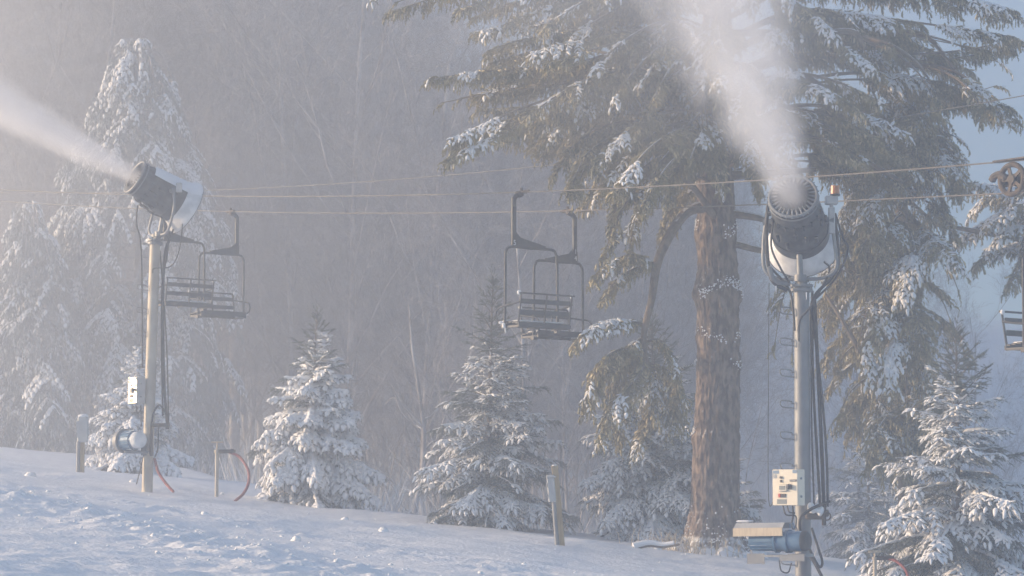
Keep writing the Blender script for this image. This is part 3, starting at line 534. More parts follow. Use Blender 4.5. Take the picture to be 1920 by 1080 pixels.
for k in range(n):
    z = gz1(x[k], y[k]); h = random.uniform(.15, .45); l = rng.normal(0, .1, 2); g2.tube([(x[k], y[k], z - .03), (x[k] + l[0] * .5, y[k] + l[1] * .5, z + h * .6), (x[k] + l[0] * 1.6, y[k] + l[1], z + h)], [.006, .005, .002], 3, False)
tag(g2.build('dry_grass', GRASS), 'dry grass stalks poking from the snow at the pine trunk', 'grass', kind='stuff')
lg = base(1225, 1027, 47.5); q = bez((-.45, 0, .02), (-.1, .05, .10), (.2, 0, .07), (.5, -.1, .12), n=6) + lg
fl = thing('fallen_branch', lg, 'snow-covered fallen branch stub lying left of the pine trunk', 'branch'); M().tube(q, np.linspace(.05, .025, len(q)), 8).build('wood', LIMB, fl, lg)
M().tube(q[1:-2] + (0, 0, .045), np.linspace(.07, .04, len(q) - 3), 8).build('snow_load', SNOWT, fl, lg, ang=None)
# ------------------------------------------------------------------ text helper
def text(body, size, M4, matl, parent, name='number', o=(0, 0, 0)):
    c = D.curves.new('t', 'FONT'); c.body = body; c.size = size; c.align_x = 'CENTER'; c.align_y = 'CENTER'; c.extrude = .002; t = D.objects.new('t', c); COL.objects.link(t)
    dg = bpy.context.evaluated_depsgraph_get(); me = D.meshes.new_from_object(t.evaluated_get(dg)); D.objects.remove(t); D.curves.remove(c)
    me.name = name; T = Matrix.Translation(-Vector(o)) @ M4; me.transform(T); me.materials.clear(); me.materials.append(matl)
    ob = D.objects.new(name, me); COL.objects.link(ob); ob.parent = parent; return ob
def m4(xa, ya, pos):
    xa = nrm(xa); ya = nrm(ya); za = np.cross(xa, ya); return Matrix(((xa[0], ya[0], za[0], pos[0]), (xa[1], ya[1], za[1], pos[1]), (xa[2], ya[2], za[2], pos[2]), (0, 0, 0, 1)))
# ------------------------------------------------------------------ snow guns
def gun(name, base_p, top_p, label, nozzle, rear, panel_n, panel_pos, mirror, near):
    """snow gun: pole from base to top; barrel from rear to nozzle"""
    o = np.asarray(base_p, float); R_ = thing(name, o, label, 'snow gun', 'fan snow guns on poles'); bd = lambda m, n, mt, p=R_, **k: m.build(n, mt, p, o, **k)
    top = np.asarray(top_p, float); ax = nrm(nozzle - rear); L = np.linalg.norm(nozzle - rear); r = .115 if not near else .125
    po = M(); po.tube([o - (0, 0, .6), o + (top - o) * .5, top], [r * 1.02, r, r * .97], 28); pole = bd(po, 'pole', POLEW if not near else GALV)
    f = M(); f.lathe(top - (0, 0, .04), (0, 0, 1), [(-.03, r), (-.03, r + .05), (.01, r + .05), (.01, r + .01), (.04, r + .01), (.04, r + .055), (.075, r + .055), (.075, .0)], 28)
    for k in range(8): a = k * PI / 4; f.cyl(top + (math.cos(a) * (r + .03), math.sin(a) * (r + .03), -.1), top + (math.cos(a) * (r + .03), math.sin(a) * (r + .03), .05), .013, n=6)
    bd(f, 'flange', GALV, pole)
    # swivel column and yoke
    mid = rear + (nozzle - rear) * .42; sw = M(); st = top + np.array([.02, 0, .03]); neck = np.array([mid[0] * .5 + top[0] * .5, mid[1] * .5 + top[1] * .5, top[2] + .13])
    sw.tube([st, (st + neck) / 2, neck], [.085, .07, .07], 16); sw.cyl(neck, mid - (0, 0, .36), .05, .045, n=14); sw.cyl(neck - (0, 0, .04), neck + (0, 0, .06), .1, n=16); sw.cyl(st + (.0, 0, .05), st + (0, 0, .12), .10, n=16)
    bd(sw, 'swivel', GALV)
    side = nrm(np.cross(ax, (0, 0, 1))); yk = M()
    for sg in (-1, 1):
        q = bez(neck, neck + side * sg * .34 + (0, 0, .0), neck + side * sg * .56 + (0, 0, .16), mid + side * sg * .56 - (0, 0, .3), mid + side * sg * .52 + (0, 0, .04), n=8); yk.tube(q, .03, 10)
        yk.cyl(mid + side * sg * .36 + (0, 0, .04), mid + side * sg * .56 + (0, 0, .04), .055, n=14)
    bd(yk, 'yoke', GALV)
    # barrel
    b = M(); rn = .365; rb = .45
    b.lathe(rear, ax, [(L * .04, rb - .02), (L * .04, rb), (L * .3, rb), (L * .3, rb + .012), (L * .33, rb + .012), (L * .33, rb), (L * .70, rn + .01), (L * .72, rn + .025), (L * .80, rn + .025), (L * .82, rn + .01), (L * .99, rn), (L * .99, rn - .02), (L * .5, rn - .03), (L * .3, rn - .03), (L * .3, .12), (L * .55, .10), (L * .6, .001)], 48)
    upd0 = nrm(np.cross(side, ax)); upd0 = upd0 if upd0[2] > 0 else -upd0
    for k in range(9):                                                # straps, brackets, valve knobs on the barrel
        a = k * PI / 9 + .2; u = nrm(side * math.cos(a) - upd0 * math.sin(a)); c = rear + ax * L * (.42 + .3 * ((k * 37) % 10) / 10) + u * (rb + .015)
        b.box(c, (.16, .05, .05), np.stack([ax, np.cross(u, ax), u], 1), .01)
        c2 = rear + ax * L * .76 + u * (rn + .045); b.cyl(c2 - ax * .06, c2 + ax * .05, .018, n=8)
    bar = bd(b, 'barrel', BARREL)
    hub = M(); hc = rear + ax * L * .55
    for k in range(11):
        a = k * 2 * PI / 11; u = nrm(side * math.cos(a) + np.cross(side, ax) * math.sin(a)); t_ = np.cross(u, ax)
        hub.box(hc + u * .22, (.22, .012, .10), np.stack([u, t_ * .8 + ax * .6, ax * .8 - t_ * .6], 1))
    hub.lathe(hc, ax, [(-.1, .1), (.1, .1), (.2, .05), (.24, .001)], 20); bd(hub, 'guide_vanes', DARK, bar)
    rg = M(); rg.torus(nozzle, ax, rn + .005, .026, 56, 8); rg.torus(nozzle - ax * .09, ax, rn + .02, .014, 56, 6)
    nz = M(); nn = 28
    for k in range(nn):
        a = k * 2 * PI / nn; u = nrm(side * math.cos(a) + np.cross(side, ax) * math.sin(a))
        nz.cyl(nozzle + u * (rn - .01) - ax * .01, nozzle + u * (rn - .12) + ax * .03, .024, .006, n=6)
    bb = rg                                                            # bolts on the rim
    for k in range(28):
        a = k * 2 * PI / 28; u = nrm(side * math.cos(a) + np.cross(side, ax) * math.sin(a)); bb.cyl(nozzle + u * (rn + .01), nozzle + u * (rn + .045), .011, n=6)
    ring = bd(rg, 'nozzle_ring', GALV, bar); bd(nz, 'water_nozzles', GALV, ring)
    # bell-mouth cowl at the rear
    cw = M(); cw.lathe(rear, ax, [(L * .17, rb + .004), (L * .11, rb + .035), (L * .05, rb + .085), (-.0, rb + .125), (-.05, rb + .14), (-.09, rb + .135), (-.09, rb + .12), (-.04, rb + .11), (L * .05, rb + .06), (L * .1, rb - .02), (L * .12, rb - .05)], 64)
    cowl = bd(cw, 'rear_cowl', COWL)
    gr = M()
    for k, q in enumerate(np.linspace(.08, rb + .15, 9)): gr.torus(rear - ax * (.07 + .08 * math.cos(q / (rb + .15) * PI / 2)), ax, q, .006, 40, 4)
    for k in range(12):
        a = k * 2 * PI / 12; u = nrm(side * math.cos(a) + np.cross(side, ax) * math.sin(a)); gr.tube([rear - ax * .15, rear + u * .25 - ax * .13, rear + u * (rb + .16) - ax * .06], .007, 5)
    bd(gr, 'intake_grille', DARK, cowl)
    # snow lying on top of barrel and cowl
    sn = M(); upd = nrm(np.cross(side, ax)); upd = upd if upd[2] > 0 else -upd
    V = []
    for t in np.linspace(-.07, .80, 22):
        rad = np.interp(t * L, [0, L * .05, L * .11, L * .20, L * .7, L * .8, L], [rb + .13, rb + .09, rb + .04, rb + .012, rn + .03, rn + .03, rn + .01])
        for a in np.linspace(-1.15, 1.15, 19):
            edge = max(0, math.cos(a * PI / 2 / 1.2)) * min(1, (t + .08) * 9 + .1) * min(1, (.82 - t) * 9)
            V.append(rear + ax * t * L + (upd * math.cos(a) + side * math.sin(a)) * (rad + .055 * edge ** .6 - .006))
    gi = np.arange(21)[:, None] * 19; gj = np.arange(18)[None]
    sn.add(np.array(V), np.stack([gi + gj, gi + gj + 1, gi + 19 + gj + 1, gi + 19 + gj], -1).reshape(-1, 4)); bd(sn, 'snow_cap', SNOWT, bar, ang=None)
    # bracket, junction box, beacon
    bs = 1 if near else -1; S2 = side if side[0] * 1 > 0 else -side
    if near:
        jc = mid + S2 * .52 + np.array([0, 0, .36]); jb = M(); jb.box(jc, (.2, .14, .14), bev=.015); jb.box(jc - (0, 0, .32), (.1, .09, .42), bev=.01); jb.cyl(jc - (0, 0, .14), jc - (0, 0, .07), .03, n=10)
        J = bd(jb, 'junction_box', GREYP); bc = M(); bc.cyl(jc + (.06, 0, .10), jc + (.06, 0, .23), .072, .068, n=20); bd(bc, 'beacon_light', AMBER); b2 = M(); b2.cyl(jc + (.06, 0, .07), jc + (.06, 0, .1), .08, n=20); bd(b2, 'beacon_base', DARK)
    else:
        jc = mid - side * .45 + np.array([0.15, -.05, .1]); jb = M(); jb.box(jc, (.12, .1, .2), bev=.01); bd(jb, 'junction_box', GREYP)
    # step rungs on the pole
    for k in range(9 if near else 10):
        z = o[2] + .45 + k * .49
        if z > top[2] - .3: break
        c = np.array([o[0] + (top[0] - o[0]) * (z - o[2]) / (top[2] - o[2]), o[1], z]); q = bez(c - (r, 0, 0), c - (r + .04, .02, 0), c - (r + .05, .05, -.03), c - (r + .2, .05, -.045), c - (r + .225, .05, 0), c - (r + .19, .05, .055), c - (r + .06, .05, .07), c - (r, 0, .075), n=3)
        if near or k in (1, 6, 7, 8): bd(M().tube(q, .011, 6), 'step_rung', GALV, pole)
    return dict(root=R_, o=o, bd=bd, side=side, ax=ax, mid=mid, neck=neck, top=top, L=L, r=r, pole=pole)
def hoses(G, paths, rad=.018, name='hose', mt=None):
    for q in paths:
        w = q[0]; G['bd'](M().tube(bez(*q[1], n=8), w, 8), name, mt or RUB)
def panel(G, c, n, w, h, dp, matf, mats, near):
    n = nrm(np.array([n[0], n[1], 0])); xr = np.cross((0, 0, 1), n); R3 = np.stack([xr, n, (0, 0, 1)], 1); bd = G['bd']; o = G['o']
    b = M().box(c, (w, dp, h), R3, .008); box = bd(b, 'control_box', mats)
    fc = c + n * (dp / 2 + .006); bd(M().box(fc, (w * .985, .012, h * .985), R3, .004), 'door', matf, box)
    def at(u, v, e=.014): return fc + xr * u * w / 2 * 1 + np.array([0, 0, v * h / 2]) + n * e
    bd(M().box(at(-.12, -.02, .02), (w * .34, .045, h * .2), R3, .01), 'display', CREAM, box); bd(M().box(at(-.12, -.02, .046), (w * .22, .004, h * .11), R3), 'screen', LCD, box)
    bd(M().cyl(at(.4, .04, 0), at(.4, .04, .05), w * .09, n=16).box(at(.4, .04, .06), (w * .04, .03, h * .14), R3), 'rotary_switch', INK, box)
    bd(M().box(at(-.7, .85, .008), (w * .24, .004, h * .09), R3), 'label_plate', BLUEL, box); bd(M().box(at(.78, .87, .008), (w * .16, .004, h * .09), R3), 'label_plate', BLUEL, box)
    bd(M().box(at(.66, .38, .008), (w * .28, .004, h * .06), R3), 'label_plate', INK, box); bd(M().box(at(-.25, -.78, .008), (w * .38, .004, h * .13), R3), 'label_plate', LCD, box)
    bd(M().cyl(at(-.28, .55, 0), at(-.28, .55, .03), w * .045, n=12).box(at(-.28, .35, .015), (w * .06, .02, h * .07), R3), 'toggle_switch', INK, box)
    for k, mt in enumerate((REDL, INK, INK)): bd(M().box(at(-.42 + .2 * k, -.45, .014), (w * .075, .02, h * .1), R3), 'push_button', mt, box)
    xa = -xr
    text('38', h * .16, m4(np.cross((0, 0, 1), n), (0, 0, 1), at(-.8, .6, .008)), BLUEL, box, 'panel_number', o)
    text('POWER', h * .045, m4(np.cross((0, 0, 1), n), (0, 0, 1), at(.66, .38, .013)), WHITEM, box, 'panel_lettering', o)
    for v in (-.5, .5): bd(M().cyl(c + xr * (w / 2) * (1) + np.array([0, 0, v * h / 2 * 1]) - (0, 0, 0) + n * dp * .1, c + xr * (w / 2 + .018) + np.array([0, 0, v * h / 2]) + n * dp * .1, .018, n=8), 'hinge', GALV, box)
    return box
# --- right gun
nz_ = P(1487, 369, 37.3); rear = nz_ + np.array([.28, 1.16, -.60]); pbs = P(1506, 1120, 38); pbs = np.array([pbs[0], 38, gz1(pbs[0], 38)]); ptop = P(1503, 538, 38)
G = gun('snow_gun', pbs, ptop, 'near fan snow gun on grey pole with blue pump and orange beacon', nz_, rear, None, None, 1, True)
bd = G['bd']; p = lambda x, y, dd=38: P(x, y, dd)
hoses(G, [(.03, [p(1440, 385, 37.7), p(1437, 440, 37.7), p(1445, 520, 37.8), p(1475, 545, 37.9)]), (.016, [p(1452, 400, 37.6), p(1446, 460, 37.6), p(1462, 500, 37.7), p(1480, 530, 37.8)]),
 (.026, [p(1560, 392, 38.1), p(1568, 430, 38), p(1572, 490, 38), p(1560, 520, 38), p(1525, 560, 38.1), p(1520, 620, 38.15)]),
 (.018, [p(1566, 400, 38.1), p(1580, 445, 38), p(1590, 470, 38), p(1568, 520, 38), p(1530, 560, 38.1)]), (.016, [p(1545, 490, 37.9), p(1555, 510, 37.9), p(1520, 575, 37.7), p(1500, 600, 37.7), p(1498, 640, 37.8)]),
 (.02, [p(1443, 500, 37.8), p(1478, 540, 37.9), p(1487, 580, 37.85), p(1490, 620, 37.9)]),
 (.022, [p(1523, 545, 38.15), p(1524, 700, 38.1), p(1532, 850, 38.05), p(1538, 950, 38)]), (.03, [p(1527, 560, 38.1), p(1534, 700, 38.05), p(1541, 850, 38), p(1545, 955, 38)]), (.02, [p(1524, 600, 38.1), p(1541, 740, 38), p(1550, 860, 37.95), p(1552, 950, 37.95)]),
 (.014, [p(1520, 600, 37.9), p(1522, 800, 37.95), p(1527, 965, 38)]), (.006, [p(1442, 530, 37.8), p(1441, 700, 37.8), p(1441, 930, 37.8), p(1452, 938, 37.7)]),
 (.024, [p(1556, 940, 37.8), p(1520, 955, 37.7), p(1500, 975, 37.7), p(1503, 1010, 37.7)]), (.012, [p(1468, 948, 37.6), p(1474, 965, 37.5), p(1492, 968, 37.6), p(1492, 990, 37.6)]), (.012, [p(1476, 948, 37.6), p(1480, 960, 37.5), p(1490, 962, 37.6)]),
 (.014, [p(1486, 945, 37.6), p(1487, 965, 37.6), p(1483, 990, 37.6)]), (.02, [p(1522, 990, 37.8), p(1535, 1030, 37.7), p(1542, 1055, 37.7), p(1535, 1062, 37.7), p(1518, 1030, 37.7)]), (.026, [p(1518, 1040, 37.8), p(1530, 1060, 37.7), p(1550, 1100, 37.6)]),
 (.011, [p(1461, 1050, 37.6), p(1465, 1070, 37.6), p(1478, 1073, 37.6), p(1484, 1055, 37.6)])])
bd(M().tube([p(1480, 532, 37.9), p(1460, 530, 37.8), p(1448, 522, 37.75), p(1442, 500, 37.7)], .04, 10), 'yoke_bracket', GALV)
for x, y in ((1455, 536), (1512, 548)): bd(M().cyl(p(x, y, 37.8), p(x, y + 14, 37.8), .012, .002, n=6), 'icicle', SNOWT)
panel(G, p(1479, 914, 37.62), (-.62, -.78), .46, .56, .2, CREAM, CREAM, True)
# pump / motor unit below
ua = nrm(np.array([-.84, .54, -.02])); mc = p(1482, 1015, 37.35); pm = M()
pm.lathe(mc, ua, [(-.22, .001), (-.22, .15), (-.17, .158), (-.0, .158), (.0, .18), (.06, .18), (.06, .145), (.2, .15), (.2, .175), (.24, .175), (.24, .13), (.66, .13), (.66, .001)], 30)
for k in range(14): a = k * 2 * PI / 14; u = frames(np.array([ua]))[0]; dd = u[:, 1] * math.cos(a) + u[:, 2] * math.sin(a); pm.box(mc + ua * .45 + dd * .135, (.38, .012, .03), np.stack([ua, np.cross(dd, ua), dd], 1))
mo = bd(pm, 'pump_motor', BLUE); bd(M().lathe(mc - ua * .22, ua, [(0, .157), (-.05, .155), (-.085, .125), (-.1, .001)], 28), 'fan_cover', DARK, mo)
cs = np.cross(ua, (0, 0, 1)); cs = nrm(cs); cs = cs if cs[1] < 0 else -cs; up3 = nrm(np.cross(cs, ua)); up3 = up3 if up3[2] > 0 else -up3
cc = mc + ua * .46 + up3 * .20; V = []
sec = [(-.19, -.1), (-.19, .0), (-.10, .09), (.12, .09), (.2, .0)]
cv = M(); Rm = np.stack([ua, cs, up3], 1)
cv.add(np.array([cc + ua * e + cs * -a + up3 * b_ for e in (-.42, .42) for a, b_ in sec]), [[i, i + 1, i + 6, i + 5] for i in range(4)]); cvo = cv.build('motor_cover', GREYP, mo, G['o'])
bd(M().box(cc + cs * .195 + up3 * -.05, (.85, .012, .13), Rm, .003), 'cover_lip', TAN, mo); bd(M().box(cc + cs * .02 + ua * .3 + up3 * .115, (.24, .2, .04), Rm, .02), 'snow_cap', SNOWT, mo)
br_ = M().box(mc + ua * .08 - up3 * .22, (.62, .3, .03), Rm).box(mc + ua * .55 - up3 * .26 + cs * .1, (.3, .01, .16), Rm).box(mc - ua * .1 - up3 * .25 + cs * .16, (.42, .012, .1), Rm).box(mc - ua * .1 - up3 * .22 - cs * .15, (.3, .3, .05), Rm)
bd(br_, 'motor_bracket', GALV)
bd(M().tube([mc + ua * .0 + up3 * .2, mc + up3 * .26, mc - ua * .05 + up3 * .28, mc - ua * .08 + up3 * .2], .012, 6), 'lifting_eye', BLUE, mo)
vb = M().cyl(p(1507, 965, 38), p(1552, 962, 37.8), .055, n=12).box(p(1528, 968, 37.85), (.3, .14, .1), bev=.02).cyl(p(1545, 945, 37.8), p(1545, 985, 37.8), .035, n=10).torus(p(1550, 968, 37.7), (0, -1, 0), .06, .012, 16, 5); vo = bd(vb, 'valve_manifold', RUST)
bd(M().stamp(LV, LF, rotz_rand(3, np.array([[.1, .07, .05]] * 3)), np.array([p(1522, 953, 37.8), p(1530, 955, 37.8), p(1538, 957, 37.8)])), 'snow_cap', SNOWT, vo, ang=None)
# --- left gun
nz2 = P(253, 332, 51.0); rear2 = nz2 + np.array([.98, .60, -.58]); b2 = P(275, 912, 51.5); b2[2] = gz1(b2[0], 51.5); t2 = P(291, 452, 51.5)
G2 = gun('snow_gun', b2, t2, 'far fan snow gun on pale pole, blowing to the left beside a lift chair', nz2, rear2, None, None, 1, False); G = G2; bd = G2['bd']
p = lambda x, y, dd=51.5: P(x, y, dd)
hoses(G, [(.018, [p(258, 385, 51.1), p(256, 420, 51.1), p(263, 450, 51.2), p(266, 520, 51.3), p(267, 690, 51.4)]), (.03, [p(318, 440, 51.4), p(312, 480, 51.5), p(306, 530, 51.5), p(307, 700, 51.5), p(313, 790, 51.5)]),
 (.02, [p(325, 430, 51.4), p(308, 480, 51.5), p(303, 600, 51.5), p(305, 780, 51.5)]), (.012, [p(343, 400, 51.2), p(338, 460, 51.2), p(322, 498, 51.3), p(290, 503, 51.35), p(286, 512, 51.35)]), (.016, [p(300, 470, 51.6), p(312, 640, 51.6), p(316, 780, 51.6)]),
 (.02, [p(316, 785, 51.5), p(300, 760, 51.4), p(288, 775, 51.4), p(283, 800, 51.4)]), (.014, [p(297, 800, 51.5), p(296, 840, 51.5), p(290, 858, 51.5)]), (.012, [p(270, 850, 51.4), p(263, 880, 51.4), p(256, 908, 51.4)]), (.014, [p(264, 760, 51.4), p(265, 800, 51.4)]), (.012, [p(255, 760, 51.4), p(258, 775, 51.4), p(266, 765, 51.4)]),
 (.014, [p(262, 380, 51), p(285, 400, 50.9), p(305, 410, 51), p(318, 440, 51.3)])])
hoses(G, [(.03, [p(290, 860, 51.5), p(297, 885, 51.3), p(310, 905, 51.1), p(325, 922, 50.9)])], name='supply_hose', mt=RED)
bd(M().box(p(285, 457), (.42, .05, .05), bev=.01), 'top_bracket', GALV)
bd(M().stamp(LV, LF, rotz_rand(4, np.array([[.09, .07, .04]] * 4)), np.array([p(284, 449), p(292, 448), p(299, 450), p(280, 452)])), 'snow_cap', SNOWT, ang=None)
panel(G, p(257, 732, 51.35), (-.69, -.72), .30, .56, .22, GLAREP, GREYP, False)
ua = nrm(np.array([.72, -.68, .03])); mc = p(245, 826, 51.2); mb = M().lathe(mc, ua, [(-.32, .001), (-.32, .22), (-.26, .24), (-.2, .24), (-.2, .2), (.14, .2), (.14, .18), (.2, .18)], 28)
for k in range(16): a = k * PI / 8; u = frames(np.array([ua]))[0]; dd = u[:, 1] * math.cos(a) + u[:, 2] * math.sin(a); mb.box(mc - ua * .02 + dd * .205, (.3, .012, .025), np.stack([ua, np.cross(dd, ua), dd], 1))
mo = bd(mb, 'pump_motor', BLUE); bd(M().lathe(mc + ua * .2, ua, [(0, .18), (.12, .175), (.15, .15), (.15, .001)], 28), 'end_cap', COWL, mo); bd(M().lathe(mc - ua * .27, ua, [(-.06, .001), (-.06, .24), (.02, .26), (.08, .26), (.08, .2)], 28), 'flange_ring', GALV, mo)
bd(M().box(p(258, 848, 51.3), (.5, .4, .05), bev=.01).box(p(270, 845, 51.4), (.12, .1, .2), bev=.01), 'motor_bracket', GALV)
bd(M().cyl(p(283, 800, 51.3), p(284, 855, 51.3), .04, n=12).cyl(p(284, 797, 51.4), p(318, 797, 51.4), .04, n=12).box(p(305, 797, 51.4), (.16, .12, .08), bev=.01).cyl(p(314, 780, 51.4), p(314, 805, 51.4), .04, n=10), 'valve_manifold', RUST)
# ------------------------------------------------------------------ ropes and chairs
Ld = nrm(np.array([-8.3, 10.5, 0.])); C5 = np.array([.15, 47.5, 0]); C14 = P(1065, 397, 50.5); C14[2] = 0
def on_line(c0, px, py):
    k = (px - 960) / F; # intersect X = k*Y' with the vertical plane of the line
    for _ in range(3):
        q = P(px, py, 1.0); k = q[0] / q[1]; t = (c0[0] - k * c0[1]) / (k * Ld[1] - Ld[0]); Yy = c0[1] + t * Ld[1]
    return P(px, py, Yy)
def rope(c0, pts, label, rad=.015):
    from numpy.polynomial import polynomial as pl
    xs = [a for a, _ in pts]; ys = [b for _, b in pts]; co = np.polyfit(xs, ys, 2 if len(xs) < 6 else 3)
    pp = [on_line(c0, x, np.polyval(co, x)) for x in np.arange(-140, 2075, 40)]
    o = M().tube(pp, rad, 6).build('haul_rope', CABLE); tag(o, label, 'steel rope', 'steel ropes of the lift'); return lambda x: on_line(c0, x, np.polyval(co, x))
rB = rope(C5, [(0, 356), (240, 364), (430, 369), (960, 360), (1230, 350), (1500, 333), (1920, 300)], 'middle rope, carrying the chair numbered 5', .013)
rC = rope(C14, [(0, 377), (200, 389), (430, 396), (1060, 396), (1300, 388), (1500, 380), (1920, 361)], 'lowest rope, carrying the chair numbered 14', .013)
cA = np.array([1.6, 54, 0]); rope(cA, [(0, 362), (300, 358), (650, 344), (1050, 308), (1400, 264), (1650, 224), (1920, 180)], 'topmost thin rope rising towards the upper right', .010)
def make_chair():
    rt = thing('lift_chair', (0, 0, 0), 'x', 'lift chair', 'double lift chairs hanging from the ropes')
    V3 = lambda *a: np.array(a, float)
    g = M().cyl(V3(.02, -.16, -.0), V3(.02, .16, 0), .035, n=10).box(V3(-.02, 0, -.04), (.14, .1, .09), bev=.015).cyl(V3(.02, 0, -.02), V3(.02, 0, .09), .03, n=8).cyl(V3(.0, -.27, .01), V3(.0, -.12, .01), .018, n=8); g.build('grip', RUST, rt)
    h = M().box(V3(-.17, 0, -.6), (.10, .05, .96), bev=.008); h.tube(bez(V3(.0, 0, -.06), V3(-.1, 0, -.08), V3(-.165, 0, -.16), V3(-.17, 0, -.3), n=4), .05, 8)
    h.add([V3(-.225, s, z) if k == 0 else V3(.62, s, z2) for s in (-.025, .025) for k, z, z2 in ((0, -.86, 0), (0, -1.07, 0), (1, 0, -1.09), (1, 0, -1.04))], [[0, 1, 2, 3], [7, 6, 5, 4], [0, 3, 7, 4], [1, 5, 6, 2], [3, 2, 6, 7]])
    h.add([V3(-.125, .024, -.80), V3(-.125, .024, -.9), V3(-.02, .024, -.9), V3(-.125, -.024, -.80), V3(-.125, -.024, -.9), V3(-.02, -.024, -.9)], [[0, 1, 2], [5, 4, 3], [0, 2, 5, 3]])
    h.build('hanger', DARK, rt)
    M().tube(bez(V3(-.40, .0, -2.66), V3(-.385, 0, -2.2), V3(-.38, 0, -1.34), V3(-.355, 0, -1.18), V3(-.24, 0, -1.10), V3(.2, 0, -1.10), V3(.78, 0, -1.10), V3(.9, 0, -1.18), V3(.93, 0, -1.34), V3(.94, 0, -2.2), V3(.95, 0, -2.66), n=6), .028, 10).build('bail', DARK, rt)
    s = M()
    for k in range(5): s.box(V3(.275, -.36 + k * .115, -2.62 + .012 * k), (1.3, .1, .035), bev=.006)
    s.box(V3(.275, .12, -2.63), (1.32, .035, .09)).box(V3(.275, -.41, -2.66), (1.32, .035, .07))
    for x in (-.36, .28, .91): s.box(V3(x, -.14, -2.685), (.04, .54, .045))
    s.box(V3(.95, .02, -2.72), (.1, .1, .07)).build('seat', DARK, rt)
    k = M(); lean = lambda z: -.40 - (z + 2.62) * .16
    for x in (-.37, .27, .91): k.tube([V3(x, lean(-2.66), -2.66), V3(x, lean(-2.03), -2.05)], .019, 8)
    k.tube([V3(-.42, lean(-2.05), -2.05), V3(.97, lean(-2.05), -2.05)], .018, 8)
    for z in (-2.2, -2.41): k.box(V3(.27, lean(z) + .025, z), (1.26, .02, .095), bev=.005)
    k.build('backrest', DARK, rt)
    for sx in (-1, 1):
        x = .275 + sx * .66; M().tube(bez(V3(x, lean(-2.25), -2.22), V3(x + sx * .04, -.2, -2.26), V3(x + sx * .05, .1, -2.3), V3(x + sx * .05, .22, -2.38), V3(x + sx * .04, .22, -2.52), V3(x, .1, -2.62), n=5), .018, 8).build('armrest', DARK, rt)
    sn = M().box(V3(.275, -.14, -2.575), (1.16, .36, .03), bev=.014); r8 = np.random.default_rng(3)
    pts = np.array([(-.4, .1, -2.6), (-.35, .05, -2.58), (-.42, .0, -2.66), (-.3, -.0, -2.57), (.93, -.46, -2.06), (-.4, -.46, -2.04), (.9, .1, -2.58), (-.38, .0, -2.74)]); sc = np.array([[.09, .06, .05], [.08, .07, .05], [.05, .05, .08], [.1, .07, .04], [.055, .05, .06], [.06, .05, .07], [.06, .05, .04], [.02, .02, .1]])
    sn.stamp(LV, LF, np.eye(3)[None] * sc[:, None, :] * .72, pts); sn.build('snow_load', SNOWT, rt, ang=60)
    M().tube([V3(.62, 0, -1.065), V3(-.1, 0, -1.065)], .01, 5).build('snow_strip', SNOWT, rt)
    return rt
ch0 = make_chair(); AZ = math.atan2(Ld[1], Ld[0]) - PI / 2           # local +Y -> Ld
chairs = [(rB(976), AZ, '5', 'lift chair numbered 5, seen from behind, nearest to the young spruce'), (rC(1066), AZ + PI, '14', 'lift chair numbered 14, just right of the one numbered 5'),
 (rC(434), AZ + PI, '1', 'hazy lift chair just right of the left snow gun pole, its whole frame visible'), (rB(322), AZ, None, 'hazy lift chair partly hidden by the left snow gun pole'), (rC(1984), AZ + PI, None, 'lift chair cut off by the right edge below the pulley wheel')]
for k, (q, az, num, lab) in enumerate(chairs):
    c = ch0 if k == 0 else copy_tree(ch0); c.location = q - (0, 0, 0.0); c.rotation_euler = (0, 0, az); c['label'] = lab
nums = []
for (q, az, num, lab), s in zip(chairs, (1, 1, 1, 1, 1)):
    pass
allch = [o for o in COL.objects if o.name.startswith('lift_chair')]
for c in allch:
    lab = c['label']
    if 'numbered 5' in lab and lab.startswith('lift chair numbered 5'): text('5', .15, m4((1, 0, 0), (0, 0, 1), (-.17, -.029, -1.02)), WHITEM, c)
    if lab.startswith('lift chair numbered 14'):
        text('1', .15, m4((-1, 0, 0), (0, 0, 1), (-.17, .029, -.86)), WHITEM, c); text('4', .15, m4((-1, 0, 0), (0, 0, 1), (-.17, .029, -1.0)), WHITEM, c)
# ---- lift tower sheave at right edge
w0 = rB(1897); wc = w0 - (0, 0, .29); TW = thing('lift_tower', (w0[0] + 1.3, w0[1], gz1(w0[0] + 1.3, w0[1])), 'lift tower pulley wheel and beam entering at the right edge', 'lift tower'); to = np.array(TW.location)
sdv = np.cross(Ld, (0, 0, 1))
for k in range(3):
    c = wc - Ld * k * .62 + np.array([0, 0, .035 * k]); w = M(); w.torus(c, sdv, .235, .045, 36, 8); w.lathe(c, sdv, [(-.04, .001), (-.04, .07), (.04, .07), (.04, .001)], 16)
    for a in np.arange(5) * 2 * PI / 5: u = Ld * math.cos(a) + np.array([0, 0, 1]) * math.sin(a); w.box(c + u * .13, (.2, .05, .035), np.stack([u, np.cross(u, sdv), sdv], 1))
    w.build('sheave_wheel', RUST, TW, to)
Rb = np.stack([-Ld, sdv, (0, 0, 1)], 1)
M().box(wc - Ld * .62 + sdv * .08 + (0, 0, -.0), (1.7, .03, .2), Rb, .01).box(wc - Ld * .55 + (0, 0, .31), (1.75, .16, .025), Rb).build('sheave_beam', RUST, TW, to)
q = bez(wc + Ld * .42 - (0, 0, .0), wc + Ld * .36 + (0, 0, .08), wc + Ld * .24 + (0, 0, .10), wc + Ld * .1 + (0, 0, .02), n=5); M().tube(q, [.02] + [.06] * (len(q) - 2) + [.03], 8).box(wc - Ld * .4 + sdv * .12 - (0, 0, .02), (1.5, .02, .02), Rb).build('rope_catcher', RUST, TW, to)
